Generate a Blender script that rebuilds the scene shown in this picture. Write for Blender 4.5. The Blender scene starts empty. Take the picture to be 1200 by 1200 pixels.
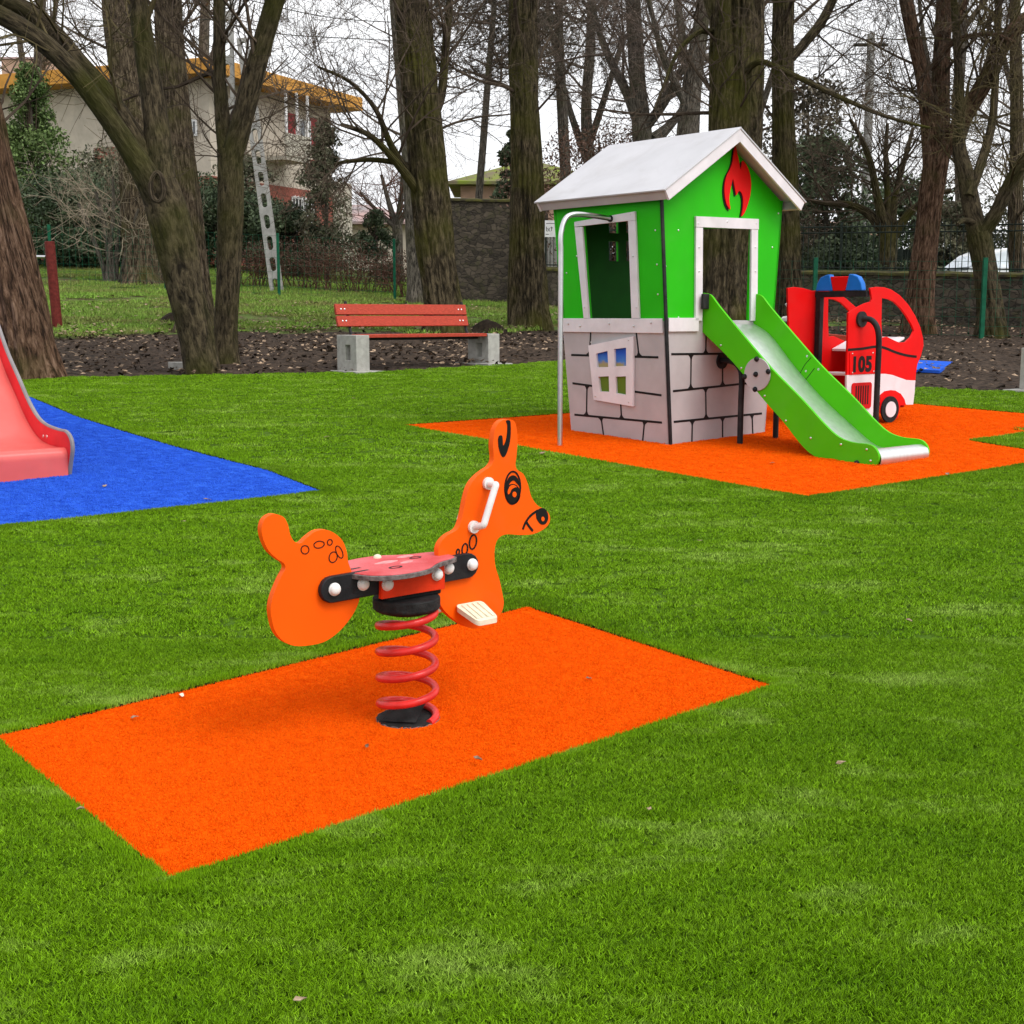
import bpy, bmesh, random
from math import *
import numpy as np
from mathutils import Vector, Matrix, noise
from mathutils.geometry import tessellate_polygon
random.seed(7); RNG = np.random.default_rng(7)
SC = bpy.context.scene
COL = SC.collection
# ------------------------------------------------------------------ camera, sky, sun, exposure
FP = 1540.0; PITCH = atan(230/FP); CAM = Vector((0, 0, 1.35))
cd = bpy.data.cameras.new("camera"); cam = bpy.data.objects.new("camera", cd); COL.objects.link(cam)
cd.sensor_width = 36; cd.lens = FP/1200*36; cd.clip_end = 2000; cd.clip_start = .05
cam.location = CAM; cam.rotation_euler = (pi/2-PITCH, 0, 0); SC.camera = cam
SUN_EL, SUN_AZ = radians(52), radians(-62)          # azimuth of the sun seen from the scene, from +Y towards +X negative = left
w = bpy.data.worlds.new("World"); SC.world = w; w.use_nodes = True
nt = w.node_tree; nt.nodes.clear()
sky = nt.nodes.new("ShaderNodeTexSky"); sky.sky_type = 'NISHITA'; sky.sun_disc = False
sky.sun_elevation = SUN_EL; sky.sun_rotation = radians(150); sky.air_density = 1.0; sky.dust_density = 4.0
hs = nt.nodes.new("ShaderNodeHueSaturation"); hs.inputs['Saturation'].default_value = .10
mx = nt.nodes.new("ShaderNodeMix"); mx.data_type = 'RGBA'; mx.inputs[0].default_value = .55
tc = nt.nodes.new("ShaderNodeTexCoord"); mpn = nt.nodes.new("ShaderNodeMapping"); mpn.inputs['Scale'].default_value = (1, 1, 3)
cn = nt.nodes.new("ShaderNodeTexNoise"); cn.inputs['Scale'].default_value = 2.2; cn.inputs['Detail'].default_value = 5
cr = nt.nodes.new("ShaderNodeValToRGB"); cr.color_ramp.elements[0].color = (6.6, 6.8, 7.2, 1); cr.color_ramp.elements[1].color = (9.4, 9.4, 9.5, 1)
cr.color_ramp.elements[0].position = .3; cr.color_ramp.elements[1].position = .7
bg = nt.nodes.new("ShaderNodeBackground"); bg.inputs[1].default_value = .125
wo = nt.nodes.new("ShaderNodeOutputWorld")
L = nt.links.new
L(sky.outputs[0], hs.inputs['Color']); L(tc.outputs['Generated'], mpn.inputs[0]); L(mpn.outputs[0], cn.inputs['Vector'])
L(cn.outputs[0], cr.inputs[0]); L(hs.outputs[0], mx.inputs[6]); L(cr.outputs[0], mx.inputs[7])
L(mx.outputs[2], bg.inputs[0]); L(bg.outputs[0], wo.inputs[0])
sd = bpy.data.lights.new("sun", 'SUN'); sd.energy = .9; sd.angle = radians(28); sd.color = (1, .97, .92)
so = bpy.data.objects.new("sun", sd); COL.objects.link(so)
sdir = Vector((.62, -.45, 1.0)).normalized()          # towards the sun: behind the camera, to the right
so.rotation_euler = sdir.to_track_quat('Z', 'Y').to_euler()
sky.sun_elevation = asin(sdir.z); sky.sun_rotation = atan2(sdir.x, sdir.y)
SC.view_settings.view_transform = 'Standard'; SC.view_settings.look = 'None'
SC.view_settings.exposure = 0.75; SC.view_settings.gamma = 1.0
# ------------------------------------------------------------------ geometry helpers
Z = Vector((0, 0, 1)); AZ = radians(40)
UR = Vector((cos(AZ), sin(AZ), 0)); UL = Vector((-sin(AZ), cos(AZ), 0)); N = -UL
FW = Vector((0, cos(PITCH), -sin(PITCH))); UP = Vector((0, sin(PITCH), cos(PITCH))); RT = Vector((1, 0, 0))
SL = .0444
def sm(a, b, x):
    t = min(1, max(0, (x-a)/(b-a))); return t*t*(3-2*t)
def hill(x, y): return 1.15*sm(19, 52, y)*sm(3, -14, x)
def G(x, y):
    yy = y if y < 60 else 60+(y-60)*.2
    return SL*yy+hill(x, y)
def ray(px, py): return FW*FP+RT*(px-600)+UP*(600-py)
def P(px, py, dz=0):
    r = ray(px, py); t = 1.35/(SL*r.y-r.z)
    for _ in range(30):
        q = CAM+r*t
        t = .5*t+.5*(1.35-hill(q.x, q.y))/(SL*r.y-r.z)
    q = CAM+r*t; q.z = G(q.x, q.y)+dz
    return q
def at(px, py, Y):
    r = ray(px, py); return CAM+r*(Y/r.y)
def onp(px, py, O, U, V):
    r = ray(px, py); n = U.cross(V); t = (O-CAM).dot(n)/r.dot(n); d = CAM+r*t-O
    uu, uv, vv = U.dot(U), U.dot(V), V.dot(V); a, b = d.dot(U), d.dot(V); D = uu*vv-uv*uv
    return ((a*vv-b*uv)/D, (b*uu-a*uv)/D)
def spline(pts, n=4, closed=False):
    pts = [Vector(p) for p in pts]; out = []; m = len(pts)
    for i in range(m if closed else m-1):
        if closed: p0, p1, p2, p3 = pts[i-1], pts[i], pts[(i+1) % m], pts[(i+2) % m]
        else: p0, p1, p2, p3 = pts[max(i-1, 0)], pts[i], pts[i+1], pts[min(i+2, m-1)]
        for k in range(n):
            t = k/n
            out.append(.5*((2*p1)+(p2-p0)*t+(2*p0-5*p1+4*p2-p3)*t*t+(3*p1-p0-3*p2+p3)*t**3))
    if not closed: out.append(pts[-1])
    return out
def ell(cx, cy, rx, ry, rot=0, n=24):
    return [(cx+rx*cos(a)*cos(rot)-ry*sin(a)*sin(rot), cy+rx*cos(a)*sin(rot)+ry*sin(a)*cos(rot)) for a in [2*pi*i/n for i in range(n)]]
def rrect(x0, y0, x1, y1, r, n=5):
    o = []
    for cx, cy, a0 in ((x1-r, y1-r, 0), (x0+r, y1-r, 90), (x0+r, y0+r, 180), (x1-r, y0+r, 270)):
        for k in range(n+1):
            a = radians(a0+90*k/n); o.append((cx+r*cos(a), cy+r*sin(a)))
    return o
def setup(o, label=None, cat=None, group=None, kind=None):
    if label: o['label'] = label
    if cat: o['category'] = cat
    if group: o['group'] = group
    if kind: o['kind'] = kind
    return o
def thing(name, loc, label, cat, group=None, rz=0):
    o = bpy.data.objects.new(name, None); COL.objects.link(o); o.location = loc; o.rotation_euler = (0, 0, rz)
    o.empty_display_size = .1
    return setup(o, label, cat, group)
def root_of(o):
    while o.parent: o = o.parent
    return o
class MB:
    def __init__(s): s.v = []; s.f = []; s.co = {}
    def add(s, vs, fs):
        k = len(s.v); s.v += [Vector(v) for v in vs]; s.f += [tuple(i+k for i in f) for f in fs]; return s
    def box(s, c, h, ax=None):
        ax = ax or (RT, Vector((0, 1, 0)), Z); c = Vector(c)
        vs = [c+ax[0]*h[0]*i+ax[1]*h[1]*j+ax[2]*h[2]*k for i in (-1, 1) for j in (-1, 1) for k in (-1, 1)]
        return s.add(vs, [(0, 1, 3, 2), (4, 6, 7, 5), (0, 4, 5, 1), (2, 3, 7, 6), (0, 2, 6, 4), (1, 5, 7, 3)])
    def plate(s, pts, fn, w0, w1, holes=()):
        loops = [list(pts)]+[list(h) for h in holes]
        tris = tessellate_polygon([[Vector((p[0], p[1], 0)) for p in l] for l in loops])
        fl = [p for l in loops for p in l]; n = len(fl)
        vs = [fn(p[0], p[1], w1) for p in fl]+[fn(p[0], p[1], w0) for p in fl]
        fs = [tuple(t) for t in tris]+[tuple(i+n for i in reversed(t)) for t in tris]
        k = 0
        for l in loops:
            m = len(l)
            for i in range(m): fs.append((k+i, k+(i+1) % m, n+k+(i+1) % m, n+k+i))
            k += m
        return s.add(vs, fs)
    def tube(s, pts, rad, n=10, caps=True, rough=None):
        pts = [Vector(p) for p in pts]; m = len(pts)
        if not hasattr(rad, '__len__'): rad = [rad]*m
        T = [(pts[min(i+1, m-1)]-pts[max(i-1, 0)]).normalized() for i in range(m)]
        a = T[0].orthogonal().normalized(); vs = []
        if abs(T[0].z) > .7:
            a = (RT-T[0]*RT.dot(T[0])).normalized()
        ln_ = 0.0
        for i in range(m):
            a = (a-T[i]*a.dot(T[i])).normalized(); b = T[i].cross(a)
            for k in range(n):
                an = 2*pi*k/n; r = rad[i]
                if rough: r *= rough(an, pts[i], i)
                vs.append(pts[i]+(a*cos(an)+b*sin(an))*r)
                if rough: s.co[len(s.v)+len(vs)-1] = (cos(an)*(.12+.7*rad[0]), sin(an)*(.12+.7*rad[0]), ln_+pts[0].x)
            if i < m-1: ln_ += (pts[i+1]-pts[i]).length
        fs = [(i*n+k, i*n+(k+1) % n, (i+1)*n+(k+1) % n, (i+1)*n+k) for i in range(m-1) for k in range(n)]
        if caps: fs += [tuple(reversed(range(n))), tuple(range((m-1)*n, m*n))]
        return s.add(vs, fs)
    def disc(s, c, ax, r, h, n=16):
        ax = ax.normalized(); return s.tube([c, Vector(c)+ax*h], r, n)
    def dome(s, c, ax, r, h, n=12):
        c = Vector(c); ax = ax.normalized()
        return s.tube([c, c+ax*h*.45, c+ax*h*.8, c+ax*h*.97], [r, r*.97, r*.72, r*.3], n)
    def strip(s, pts, fn, wd, w0, w1):
        """flat raised line of width wd along 2d points"""
        pts = [Vector((p[0], p[1])) for p in pts]; m = len(pts); l = []; r = []
        for i in range(m):
            t = (pts[min(i+1, m-1)]-pts[max(i-1, 0)]).normalized(); nn = Vector((-t.y, t.x))
            q = wd if not hasattr(wd, '__len__') else wd[i]
            l.append(pts[i]+nn*q/2); r.append(pts[i]-nn*q/2)
        return s.plate([(p.x, p.y) for p in l+r[::-1]], fn, w0, w1)
    def build(s, name, m, parent=None, bevel=0, smooth=True, seg=2, label=None, recalc=True):
        me = bpy.data.meshes.new(name); vs = s.v
        if parent is not None:
            rt = root_of(parent); M = (Matrix.Translation(rt.location) @ rt.rotation_euler.to_matrix().to_4x4()).inverted()
            if parent is rt or True: vs = [M @ v for v in vs]
        me.from_pydata([tuple(v) for v in vs], [], s.f)
        if recalc:
            bm = bmesh.new(); bm.from_mesh(me); bmesh.ops.recalc_face_normals(bm, faces=bm.faces); bm.to_mesh(me); bm.free()
        if smooth:
            me.polygons.foreach_set('use_smooth', [True]*len(me.polygons)); me.set_sharp_from_angle(angle=radians(38))
        if s.co:
            at_ = me.attributes.new('tube_co', 'FLOAT_VECTOR', 'POINT')
            at_.data.foreach_set('vector', [c for i in range(len(s.v)) for c in s.co.get(i, (0, 0, 0))])
        me.materials.append(m)
        o = bpy.data.objects.new(name, me); COL.objects.link(o)
        if parent is not None: o.parent = parent
        if bevel:
            b = o.modifiers.new("bevel", 'BEVEL'); b.width = bevel; b.segments = seg; b.limit_method = 'ANGLE'; b.angle_limit = radians(50)
        if label: o['label'] = label
        return o
def plane_fn(O, U, V, n): return lambda a, b, c: O+U*a+V*b+n*c
# ------------------------------------------------------------------ materials
def lerp(a, b, t): return tuple(a[i]*(1-t)+b[i]*t for i in range(3))
def mat(name, col, rough=.5, var=.12, scale=6, bump=0, bscale=60, metal=0, col2=None, stretch=(1, 1, 1), island=0, spec=.12, coord='Object', dist=.01, detail=5, p0=.35, p1=.65, coat=0, dirt=0):
    m = bpy.data.materials.new(name); m.use_nodes = True; t = m.node_tree; b = t.nodes['Principled BSDF']; l = t.links.new
    b.inputs['Roughness'].default_value = rough; b.inputs['Metallic'].default_value = metal
    b.inputs['Specular IOR Level'].default_value = spec
    if coat: b.inputs['Coat Weight'].default_value = coat; b.inputs['Coat Roughness'].default_value = .15
    tcn = t.nodes.new("ShaderNodeTexCoord"); mp = t.nodes.new("ShaderNodeMapping"); mp.inputs['Scale'].default_value = stretch
    l(tcn.outputs[coord], mp.inputs[0])
    nz = t.nodes.new("ShaderNodeTexNoise"); nz.inputs['Scale'].default_value = scale; nz.inputs['Detail'].default_value = detail
    l(mp.outputs[0], nz.inputs['Vector'])
    rp = t.nodes.new("ShaderNodeValToRGB"); c2 = col2 or tuple(min(1, c*(1+var)) for c in col); c1 = col if col2 else tuple(c*(1-var) for c in col)
    rp.color_ramp.elements[0].color = (*c1, 1); rp.color_ramp.elements[1].color = (*c2, 1)
    rp.color_ramp.elements[0].position = p0; rp.color_ramp.elements[1].position = p1
    l(nz.outputs[0], rp.inputs[0]); out = rp.outputs[0]
    if island:
        ge = t.nodes.new("ShaderNodeNewGeometry"); hv = t.nodes.new("ShaderNodeHueSaturation")
        mr = t.nodes.new("ShaderNodeMapRange"); mr.inputs['To Min'].default_value = 1-island; mr.inputs['To Max'].default_value = 1+island
        l(ge.outputs['Random Per Island'], mr.inputs[0]); l(mr.outputs[0], hv.inputs['Value']); l(out, hv.inputs['Color']); out = hv.outputs[0]
    if dirt:
        dz = t.nodes.new("ShaderNodeTexNoise"); dz.inputs['Scale'].default_value = 2.3; dz.inputs['Detail'].default_value = 10; dz.inputs['Roughness'].default_value = .68; dz.inputs['Distortion'].default_value = .6
        l(tcn.outputs['Object'], dz.inputs['Vector'])
        dr = t.nodes.new("ShaderNodeMapRange"); dr.inputs['From Min'].default_value = .50; dr.inputs['From Max'].default_value = .78; dr.inputs['To Max'].default_value = dirt; l(dz.outputs[0], dr.inputs[0])
        dm = t.nodes.new("ShaderNodeMix"); dm.data_type = 'RGBA'; l(dr.outputs[0], dm.inputs[0]); l(out, dm.inputs[6]); dm.inputs[7].default_value = (.22, .19, .15, 1); out = dm.outputs[2]
        rr = t.nodes.new("ShaderNodeMapRange"); rr.inputs['From Min'].default_value = .3; rr.inputs['From Max'].default_value = .7; rr.inputs['To Min'].default_value = rough*.8; rr.inputs['To Max'].default_value = min(1, rough*1.3)
        l(dz.outputs[0], rr.inputs[0]); l(rr.outputs[0], b.inputs['Roughness'])
    l(out, b.inputs['Base Color'])
    if bump:
        n2 = t.nodes.new("ShaderNodeTexNoise"); n2.inputs['Scale'].default_value = bscale; n2.inputs['Detail'].default_value = 6
        l(mp.outputs[0], n2.inputs['Vector'])
        bp = t.nodes.new("ShaderNodeBump"); bp.inputs['Strength'].default_value = bump; bp.inputs['Distance'].default_value = dist
        l(n2.outputs[0], bp.inputs['Height']); l(bp.outputs[0], b.inputs['Normal'])
    return m
def bark(name, dark, light, moss, mossy, sc=7, zs=.26):
    m = bpy.data.materials.new(name); m.use_nodes = True; t = m.node_tree; b = t.nodes['Principled BSDF']; l = t.links.new
    b.inputs['Roughness'].default_value = .9; b.inputs['Specular IOR Level'].default_value = .15
    tcn = t.nodes.new("ShaderNodeTexCoord"); mp = t.nodes.new("ShaderNodeMapping"); mp.inputs['Scale'].default_value = (1, 1, zs)
    ta = t.nodes.new('ShaderNodeAttribute'); ta.attribute_name = 'tube_co'; l(ta.outputs['Vector'], mp.inputs[0])
    wn = t.nodes.new("ShaderNodeTexNoise"); wn.inputs['Scale'].default_value = sc*2.8; wn.inputs['Detail'].default_value = 9; wn.inputs['Roughness'].default_value = .72; wn.inputs['Distortion'].default_value = .5
    l(mp.outputs[0], wn.inputs['Vector'])
    rp = t.nodes.new("ShaderNodeValToRGB"); e = rp.color_ramp.elements
    e[0].color = (*tuple(c*.22 for c in dark), 1); e[0].position = .40; e[1].color = (*light, 1); e[1].position = .64
    e2 = rp.color_ramp.elements.new(.50); e2.color = (*dark, 1)
    l(wn.outputs[0], rp.inputs[0])
    mn = t.nodes.new("ShaderNodeTexNoise"); mn.inputs['Scale'].default_value = 1.3; mn.inputs['Detail'].default_value = 6
    l(tcn.outputs['Object'], mn.inputs['Vector'])
    mr = t.nodes.new("ShaderNodeMapRange"); mr.inputs['From Min'].default_value = .62-mossy*.3; mr.inputs['From Max'].default_value = .80-mossy*.2
    mr.inputs['To Max'].default_value = .85
    l(mn.outputs[0], mr.inputs[0])
    mi = t.nodes.new("ShaderNodeMix"); mi.data_type = 'RGBA'; l(mr.outputs[0], mi.inputs[0]); l(rp.outputs[0], mi.inputs[6])
    mm = t.nodes.new("ShaderNodeMix"); mm.data_type = 'RGBA'; mm.blend_type = 'MULTIPLY'; mm.inputs[0].default_value = .6
    mm.inputs[6].default_value = (*moss, 1); l(rp.outputs[0], mm.inputs[7])
    rm = t.nodes.new("ShaderNodeValToRGB"); rm.color_ramp.elements[0].color = (*tuple(c*.35 for c in moss), 1); rm.color_ramp.elements[1].color = (*tuple(c*1.5 for c in moss), 1)
    l(wn.outputs[0], rm.inputs[0]); l(rm.outputs[0], mi.inputs[7])
    l(mi.outputs[2], b.inputs['Base Color'])
    bp = t.nodes.new("ShaderNodeBump"); bp.inputs['Strength'].default_value = 1; bp.inputs['Distance'].default_value = .05
    l(wn.outputs[0], bp.inputs['Height']); l(bp.outputs[0], b.inputs['Normal'])
    return m
M = {}
M['orange'] = mat('orange_panel', (.88, .105, .002), .5, .05, 3, .06, 300, dirt=0.1)
M['black_mark'] = mat('black_mark', (.012, .011, .011), .5, .2)
M['black'] = mat('black_plastic', (.018, .018, .02), .45, .25, 20, .15, 200, dirt=0.16)
M['rubber'] = mat('black_rubber', (.02, .02, .02), .8, .3, 30, .4, 90)
M['white_pl'] = mat('white_plastic', (.74, .72, .70), .35, .07, 12, .05, 100, dirt=0.18)
M['cream_pl'] = mat('cream_plastic', (.72, .66, .50), .4, .1, 25, .1, 100, dirt=0.2)
M['red_spring'] = mat('red_spring', (.55, .022, .018), .38, .18, 18, .1, 150, coat=.3, dirt=0.2)
M['red_seat'] = mat('red_seat', (.50, .055, .06), .55, .2, 9, .15, 150, col2=(.62, .14, .15), coat=0, dirt=0.25)
M['worn'] = mat('worn_pink', (.60, .26, .26), .6, .2, 40)
M['edge_grey'] = mat('seat_edge', (.13, .11, .105), .8, .4, 60, .3, 120)
M['red_bracket'] = mat('red_bracket', (.66, .035, .008), .45, .12, 14, .1, 150)
M['green_shade'] = mat('green_interior_shade', (.006, .10, .004), .6, .1)  # panel green darkened in its colour to give the shade inside the playhouse
M['green'] = mat('green_panel', (.022, .44, .004), .5, .05, 4, .05, 300, dirt=0.1)
M['green_slide'] = mat('green_slide', (.075, .47, .003), .45, .05, 4, .05, 300, dirt=0.1)
M['white_panel'] = mat('white_panel', (.70, .665, .69), .45, .06, 8, .08, 250, dirt=0.22)
M['roof'] = mat('roof_panel', (.50, .495, .515), .5, .05, 3, .05, 250, dirt=0.22)
M['stone_panel'] = mat('stone_panel', (.43, .40, .405), .5, .08, 4, .12, 200, dirt=0.2)
M['steel'] = mat('steel', (.62, .62, .62), .28, .05, 20, .05, 80, metal=1)
M['steel_brushed'] = mat('brushed_steel', (.70, .72, .70), .36, .06, 30, .06, 60, metal=.9, stretch=(1, 1, .1))
M['red'] = mat('red_panel', (.68, .004, .004), .5, .06, 4, .05, 300, dirt=0.08)
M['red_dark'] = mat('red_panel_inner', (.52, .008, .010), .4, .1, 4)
M['blue_pl'] = mat('blue_plastic', (.015, .15, .55), .35, .08, 8)
M['red_slide'] = mat('red_slide_side', (.66, .018, .03), .35, .1, 6, .05, 200, coat=.2, dirt=0.15)
M['pink_slide'] = mat('pink_slide', (.68, .115, .10), .38, .1, 3, .05, 200, coat=.3, dirt=0.16)
M['concrete'] = mat('concrete', (.36, .35, .32), .85, .14, 14, .35, 120)
M['wood_red'] = mat('stained_plank', (.38, .052, .03), .5, .22, 30, .2, 60, stretch=(1, 1, 5))
M['rust_red'] = mat('rust_red_post', (.13, .022, .017), .6, .25, 20, .2, 90)
M['dk_green'] = mat('green_post', (.008, .09, .045), .45, .2, 10)
M['iron'] = mat('dark_iron', (.022, .03, .024), .6, .3, 20)
M['bark'] = bark('bark_grey_brown', (.075, .055, .034), (.21, .165, .11), (.065, .066, .011), .42)
M['bark_moss'] = bark('bark_mossy', (.052, .040, .022), (.155, .122, .07), (.072, .072, .008), .58)
M['bark_smooth'] = bark('bark_smooth_mossy', (.060, .046, .026), (.125, .098, .056), (.046, .048, .006), .6, 5, .45)
M['bark_red'] = bark('bark_reddish', (.10, .055, .032), (.24, .15, .10), (.06, .055, .012), .25)
M['bark_far'] = bark('bark_far', (.09, .078, .062), (.22, .19, .155), (.09, .085, .04), .35)
M['twig'] = mat('twig_brown', (.075, .056, .04), .9, .35, 3, spec=.1)
M['twig_far'] = mat('twig_far', (.125, .095, .078), .9, .3, 3, spec=.1)
M['twig_moss'] = mat('twig_mossy', (.085, .068, .032), .9, .35, 3, spec=.1)
M['twig_red'] = mat('twig_red', (.13, .066, .046), .9, .35, 3, spec=.1)
M['twig_pale'] = mat('twig_pale', (.25, .205, .15), .9, .3, 3, spec=.1)
def leafmat(n, a, b, isl=.4):
    return mat(n, a, .65, col2=b, scale=1.2, island=isl, spec=.25)
M['conifer'] = leafmat('conifer_dark', (.034, .055, .026), (.075, .10, .048))
M['conifer_l'] = leafmat('conifer_light', (.07, .122, .03), (.125, .18, .055))
M['pine'] = leafmat('pine_needles', (.075, .066, .045), (.13, .11, .08))
M['hedge'] = leafmat('hedge_brown', (.06, .034, .022), (.12, .065, .042))
M['ivy'] = leafmat('ivy', (.05, .062, .03), (.145, .14, .085))
M['bush_red'] = leafmat('bush_red', (.10, .055, .035), (.17, .095, .065))
M['plaster'] = mat('plaster', (.50, .44, .36), .9, .08, 3, .2, 60, dirt=0.35)
M['plaster_r'] = mat('plaster_side', (.43, .40, .33), .9, .12, 2, .2, 60, dirt=0.4)
M['fascia'] = mat('ochre_fascia', (.52, .25, .05), .6, .12, 4)
M['brick'] = mat('brick_red', (.25, .085, .062), .85, .25, 12, .3, 30)
M['shutter'] = mat('red_shutter', (.30, .04, .045), .6, .15, 12)
M['glass'] = mat('window_glass', (.05, .055, .06), .1, .2, 3, spec=.8)
M['white_paint'] = mat('white_paint', (.72, .71, .70), .5, .08, 8)
M['tile_moss'] = mat('mossy_roof', (.16, .13, .09), .9, col2=(.17, .22, .03), scale=2.5, bump=.4, bscale=20)
M['tile_grey'] = mat('grey_roof', (.26, .24, .24), .9, col2=(.42, .27, .25), scale=.5, bump=.3, bscale=20)
M['pink_wall'] = mat('pink_wall', (.42, .27, .20), .9, .1, 3)
M['beige_wall'] = mat('beige_wall', (.50, .44, .37), .9, .08, 3)
M['car_white'] = mat('car_white', (.76, .78, .80), .25, .03, 3, coat=.5, dirt=0.1)
M['pale_glass'] = mat('pale_blue_glass', (.70, .76, .82), .4, .1, 6)  # pale bluish glass for the windscreen and front side windows
M['tyre'] = mat('tyre', (.02, .02, .02), .85, .2, 30)
M['pole_conc'] = mat('pole_concrete', (.33, .32, .30), .9, .16, 6, .25, 60)
def stonewall(name, ca, cb, mossy):
    m = bpy.data.materials.new(name); m.use_nodes = True; t = m.node_tree; b = t.nodes['Principled BSDF']; l = t.links.new
    b.inputs['Roughness'].default_value = .95
    tcn = t.nodes.new("ShaderNodeTexCoord"); mp = t.nodes.new("ShaderNodeMapping"); mp.inputs['Scale'].default_value = (1, 1, 1.7); l(tcn.outputs['Object'], mp.inputs[0])
    dn = t.nodes.new("ShaderNodeTexNoise"); dn.inputs['Scale'].default_value = 3.0; dn.inputs['Detail'].default_value = 4; l(mp.outputs[0], dn.inputs['Vector'])
    va = t.nodes.new("ShaderNodeVectorMath"); va.operation = 'MULTIPLY_ADD'; l(dn.outputs['Color'], va.inputs[0]); va.inputs[1].default_value = (.35, .35, .35); l(mp.outputs[0], va.inputs[2]); mp = va
    v = t.nodes.new("ShaderNodeTexVoronoi"); v.inputs['Scale'].default_value = 5.5; l(mp.outputs[0], v.inputs['Vector'])
    ve = t.nodes.new("ShaderNodeTexVoronoi"); ve.feature = 'DISTANCE_TO_EDGE'; ve.inputs['Scale'].default_value = 5.5; l(mp.outputs[0], ve.inputs['Vector'])
    sp = t.nodes.new("ShaderNodeSeparateColor"); l(v.outputs['Color'], sp.inputs[0])
    rp = t.nodes.new("ShaderNodeValToRGB"); rp.color_ramp.elements[0].color = (*ca, 1); rp.color_ramp.elements[1].color = (*cb, 1); l(sp.outputs[0], rp.inputs[0])
    nz = t.nodes.new("ShaderNodeTexNoise"); nz.inputs['Scale'].default_value = 5; nz.inputs['Detail'].default_value = 8; l(tcn.outputs['Object'], nz.inputs['Vector'])
    mr = t.nodes.new("ShaderNodeMapRange"); mr.inputs['From Min'].default_value = .52; mr.inputs['From Max'].default_value = .68; mr.inputs['To Max'].default_value = mossy; l(nz.outputs[0], mr.inputs[0])
    mi = t.nodes.new("ShaderNodeMix"); mi.data_type = 'RGBA'; l(mr.outputs[0], mi.inputs[0]); l(rp.outputs[0], mi.inputs[6]); mi.inputs[7].default_value = (.06, .062, .015, 1)
    e = t.nodes.new("ShaderNodeMapRange"); e.inputs['From Max'].default_value = .10; e.inputs['To Min'].default_value = .55; l(ve.outputs['Distance'], e.inputs[0])
    mu = t.nodes.new("ShaderNodeMix"); mu.data_type = 'RGBA'; mu.blend_type = 'MULTIPLY'; mu.inputs[0].default_value = 1; l(mi.outputs[2], mu.inputs[6]); l(e.outputs[0], mu.inputs[7])
    l(mu.outputs[2], b.inputs['Base Color'])
    ad = t.nodes.new("ShaderNodeMath"); ad.operation = 'ADD'; l(e.outputs[0], ad.inputs[0]); l(nz.outputs[0], ad.inputs[1])
    bp = t.nodes.new("ShaderNodeBump"); bp.inputs['Distance'].default_value = .05; bp.inputs['Strength'].default_value = .9; l(ad.outputs[0], bp.inputs['Height']); l(bp.outputs[0], b.inputs['Normal'])
    return m
M['stone'] = stonewall('old_stone', (.045, .035, .024), (.125, .10, .073), .6)
M['stone_l'] = stonewall('old_stone_tall', (.040, .031, .022), (.11, .087, .062), .4)
M['coping'] = mat('mossy_coping', (.05, .042, .03), .95, col2=(.12, .115, .03), scale=5, bump=.5, bscale=20)
# ground materials
def turfmat(name, c1, c2, c3, island=.0, big=1.7):
    m = bpy.data.materials.new(name); m.use_nodes = True; t = m.node_tree; b = t.nodes['Principled BSDF']; l = t.links.new
    b.inputs['Roughness'].default_value = .6; b.inputs['Specular IOR Level'].default_value = .12
    ge = t.nodes.new("ShaderNodeNewGeometry")
    nz = t.nodes.new("ShaderNodeTexNoise"); nz.inputs['Scale'].default_value = big; nz.inputs['Detail'].default_value = 9; nz.inputs['Roughness'].default_value = .74
    mp = t.nodes.new("ShaderNodeMapping"); mp.inputs['Rotation'].default_value = (0, 0, radians(-40)); mp.inputs['Scale'].default_value = (1, 2.2, 1)
    l(ge.outputs['Position'], mp.inputs[0]); l(mp.outputs[0], nz.inputs['Vector'])
    rp = t.nodes.new("ShaderNodeValToRGB"); e = rp.color_ramp.elements
    e[0].color = (*c1, 1); e[0].position = .34; e[1].color = (*c3, 1); e[1].position = .76; q = e.new(.53); q.color = (*c2, 1)
    l(nz.outputs[0], rp.inputs[0]); out = rp.outputs[0]
    n2 = t.nodes.new("ShaderNodeTexNoise"); n2.inputs['Scale'].default_value = 90; n2.inputs['Detail'].default_value = 3; l(ge.outputs['Position'], n2.inputs['Vector'])
    hv = t.nodes.new("ShaderNodeHueSaturation"); mr = t.nodes.new("ShaderNodeMapRange")
    if island: l(ge.outputs['Random Per Island'], mr.inputs[0]); mr.inputs['To Min'].default_value = 1-island; mr.inputs['To Max'].default_value = 1+island
    else:
        l(n2.outputs[0], mr.inputs[0]); mr.inputs['From Min'].default_value = .3; mr.inputs['From Max'].default_value = .7; mr.inputs['To Min'].default_value = .6; mr.inputs['To Max'].default_value = 1.25
        bp = t.nodes.new("ShaderNodeBump"); bp.inputs['Distance'].default_value = .012; bp.inputs['Strength'].default_value = .7; l(n2.outputs[0], bp.inputs['Height']); l(bp.outputs[0], b.inputs['Normal'])
    l(mr.outputs[0], hv.inputs['Value']); l(out, hv.inputs['Color']); l(hv.outputs[0], b.inputs['Base Color'])
    return m
M['turf'] = turfmat('turf_backing', (.055, .125, .002), (.072, .15, .002), (.095, .175, .008))
M['blade'] = turfmat('turf_blades', (.094, .210, .001), (.138, .274, .003), (.32, .45, .09), island=.6)
M['mat_orange'] = mat('orange_mat', (.66, .086, .001), .9, .06, 160, .3, 260, coord='Object', dist=.006, spec=.02)
M['mat_blade'] = mat('orange_pile', (.80, .115, .001), .8, .04, 2, island=.10, spec=.05)
M['mat_blue'] = mat('blue_mat', (.026, .105, .55), .9, .10, 90, .4, 200, dist=.006, spec=.02)
M['blue_blade'] = mat('blue_pile', (.030, .115, .60), .85, .12, 1.5, island=.16, spec=.03)
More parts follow.
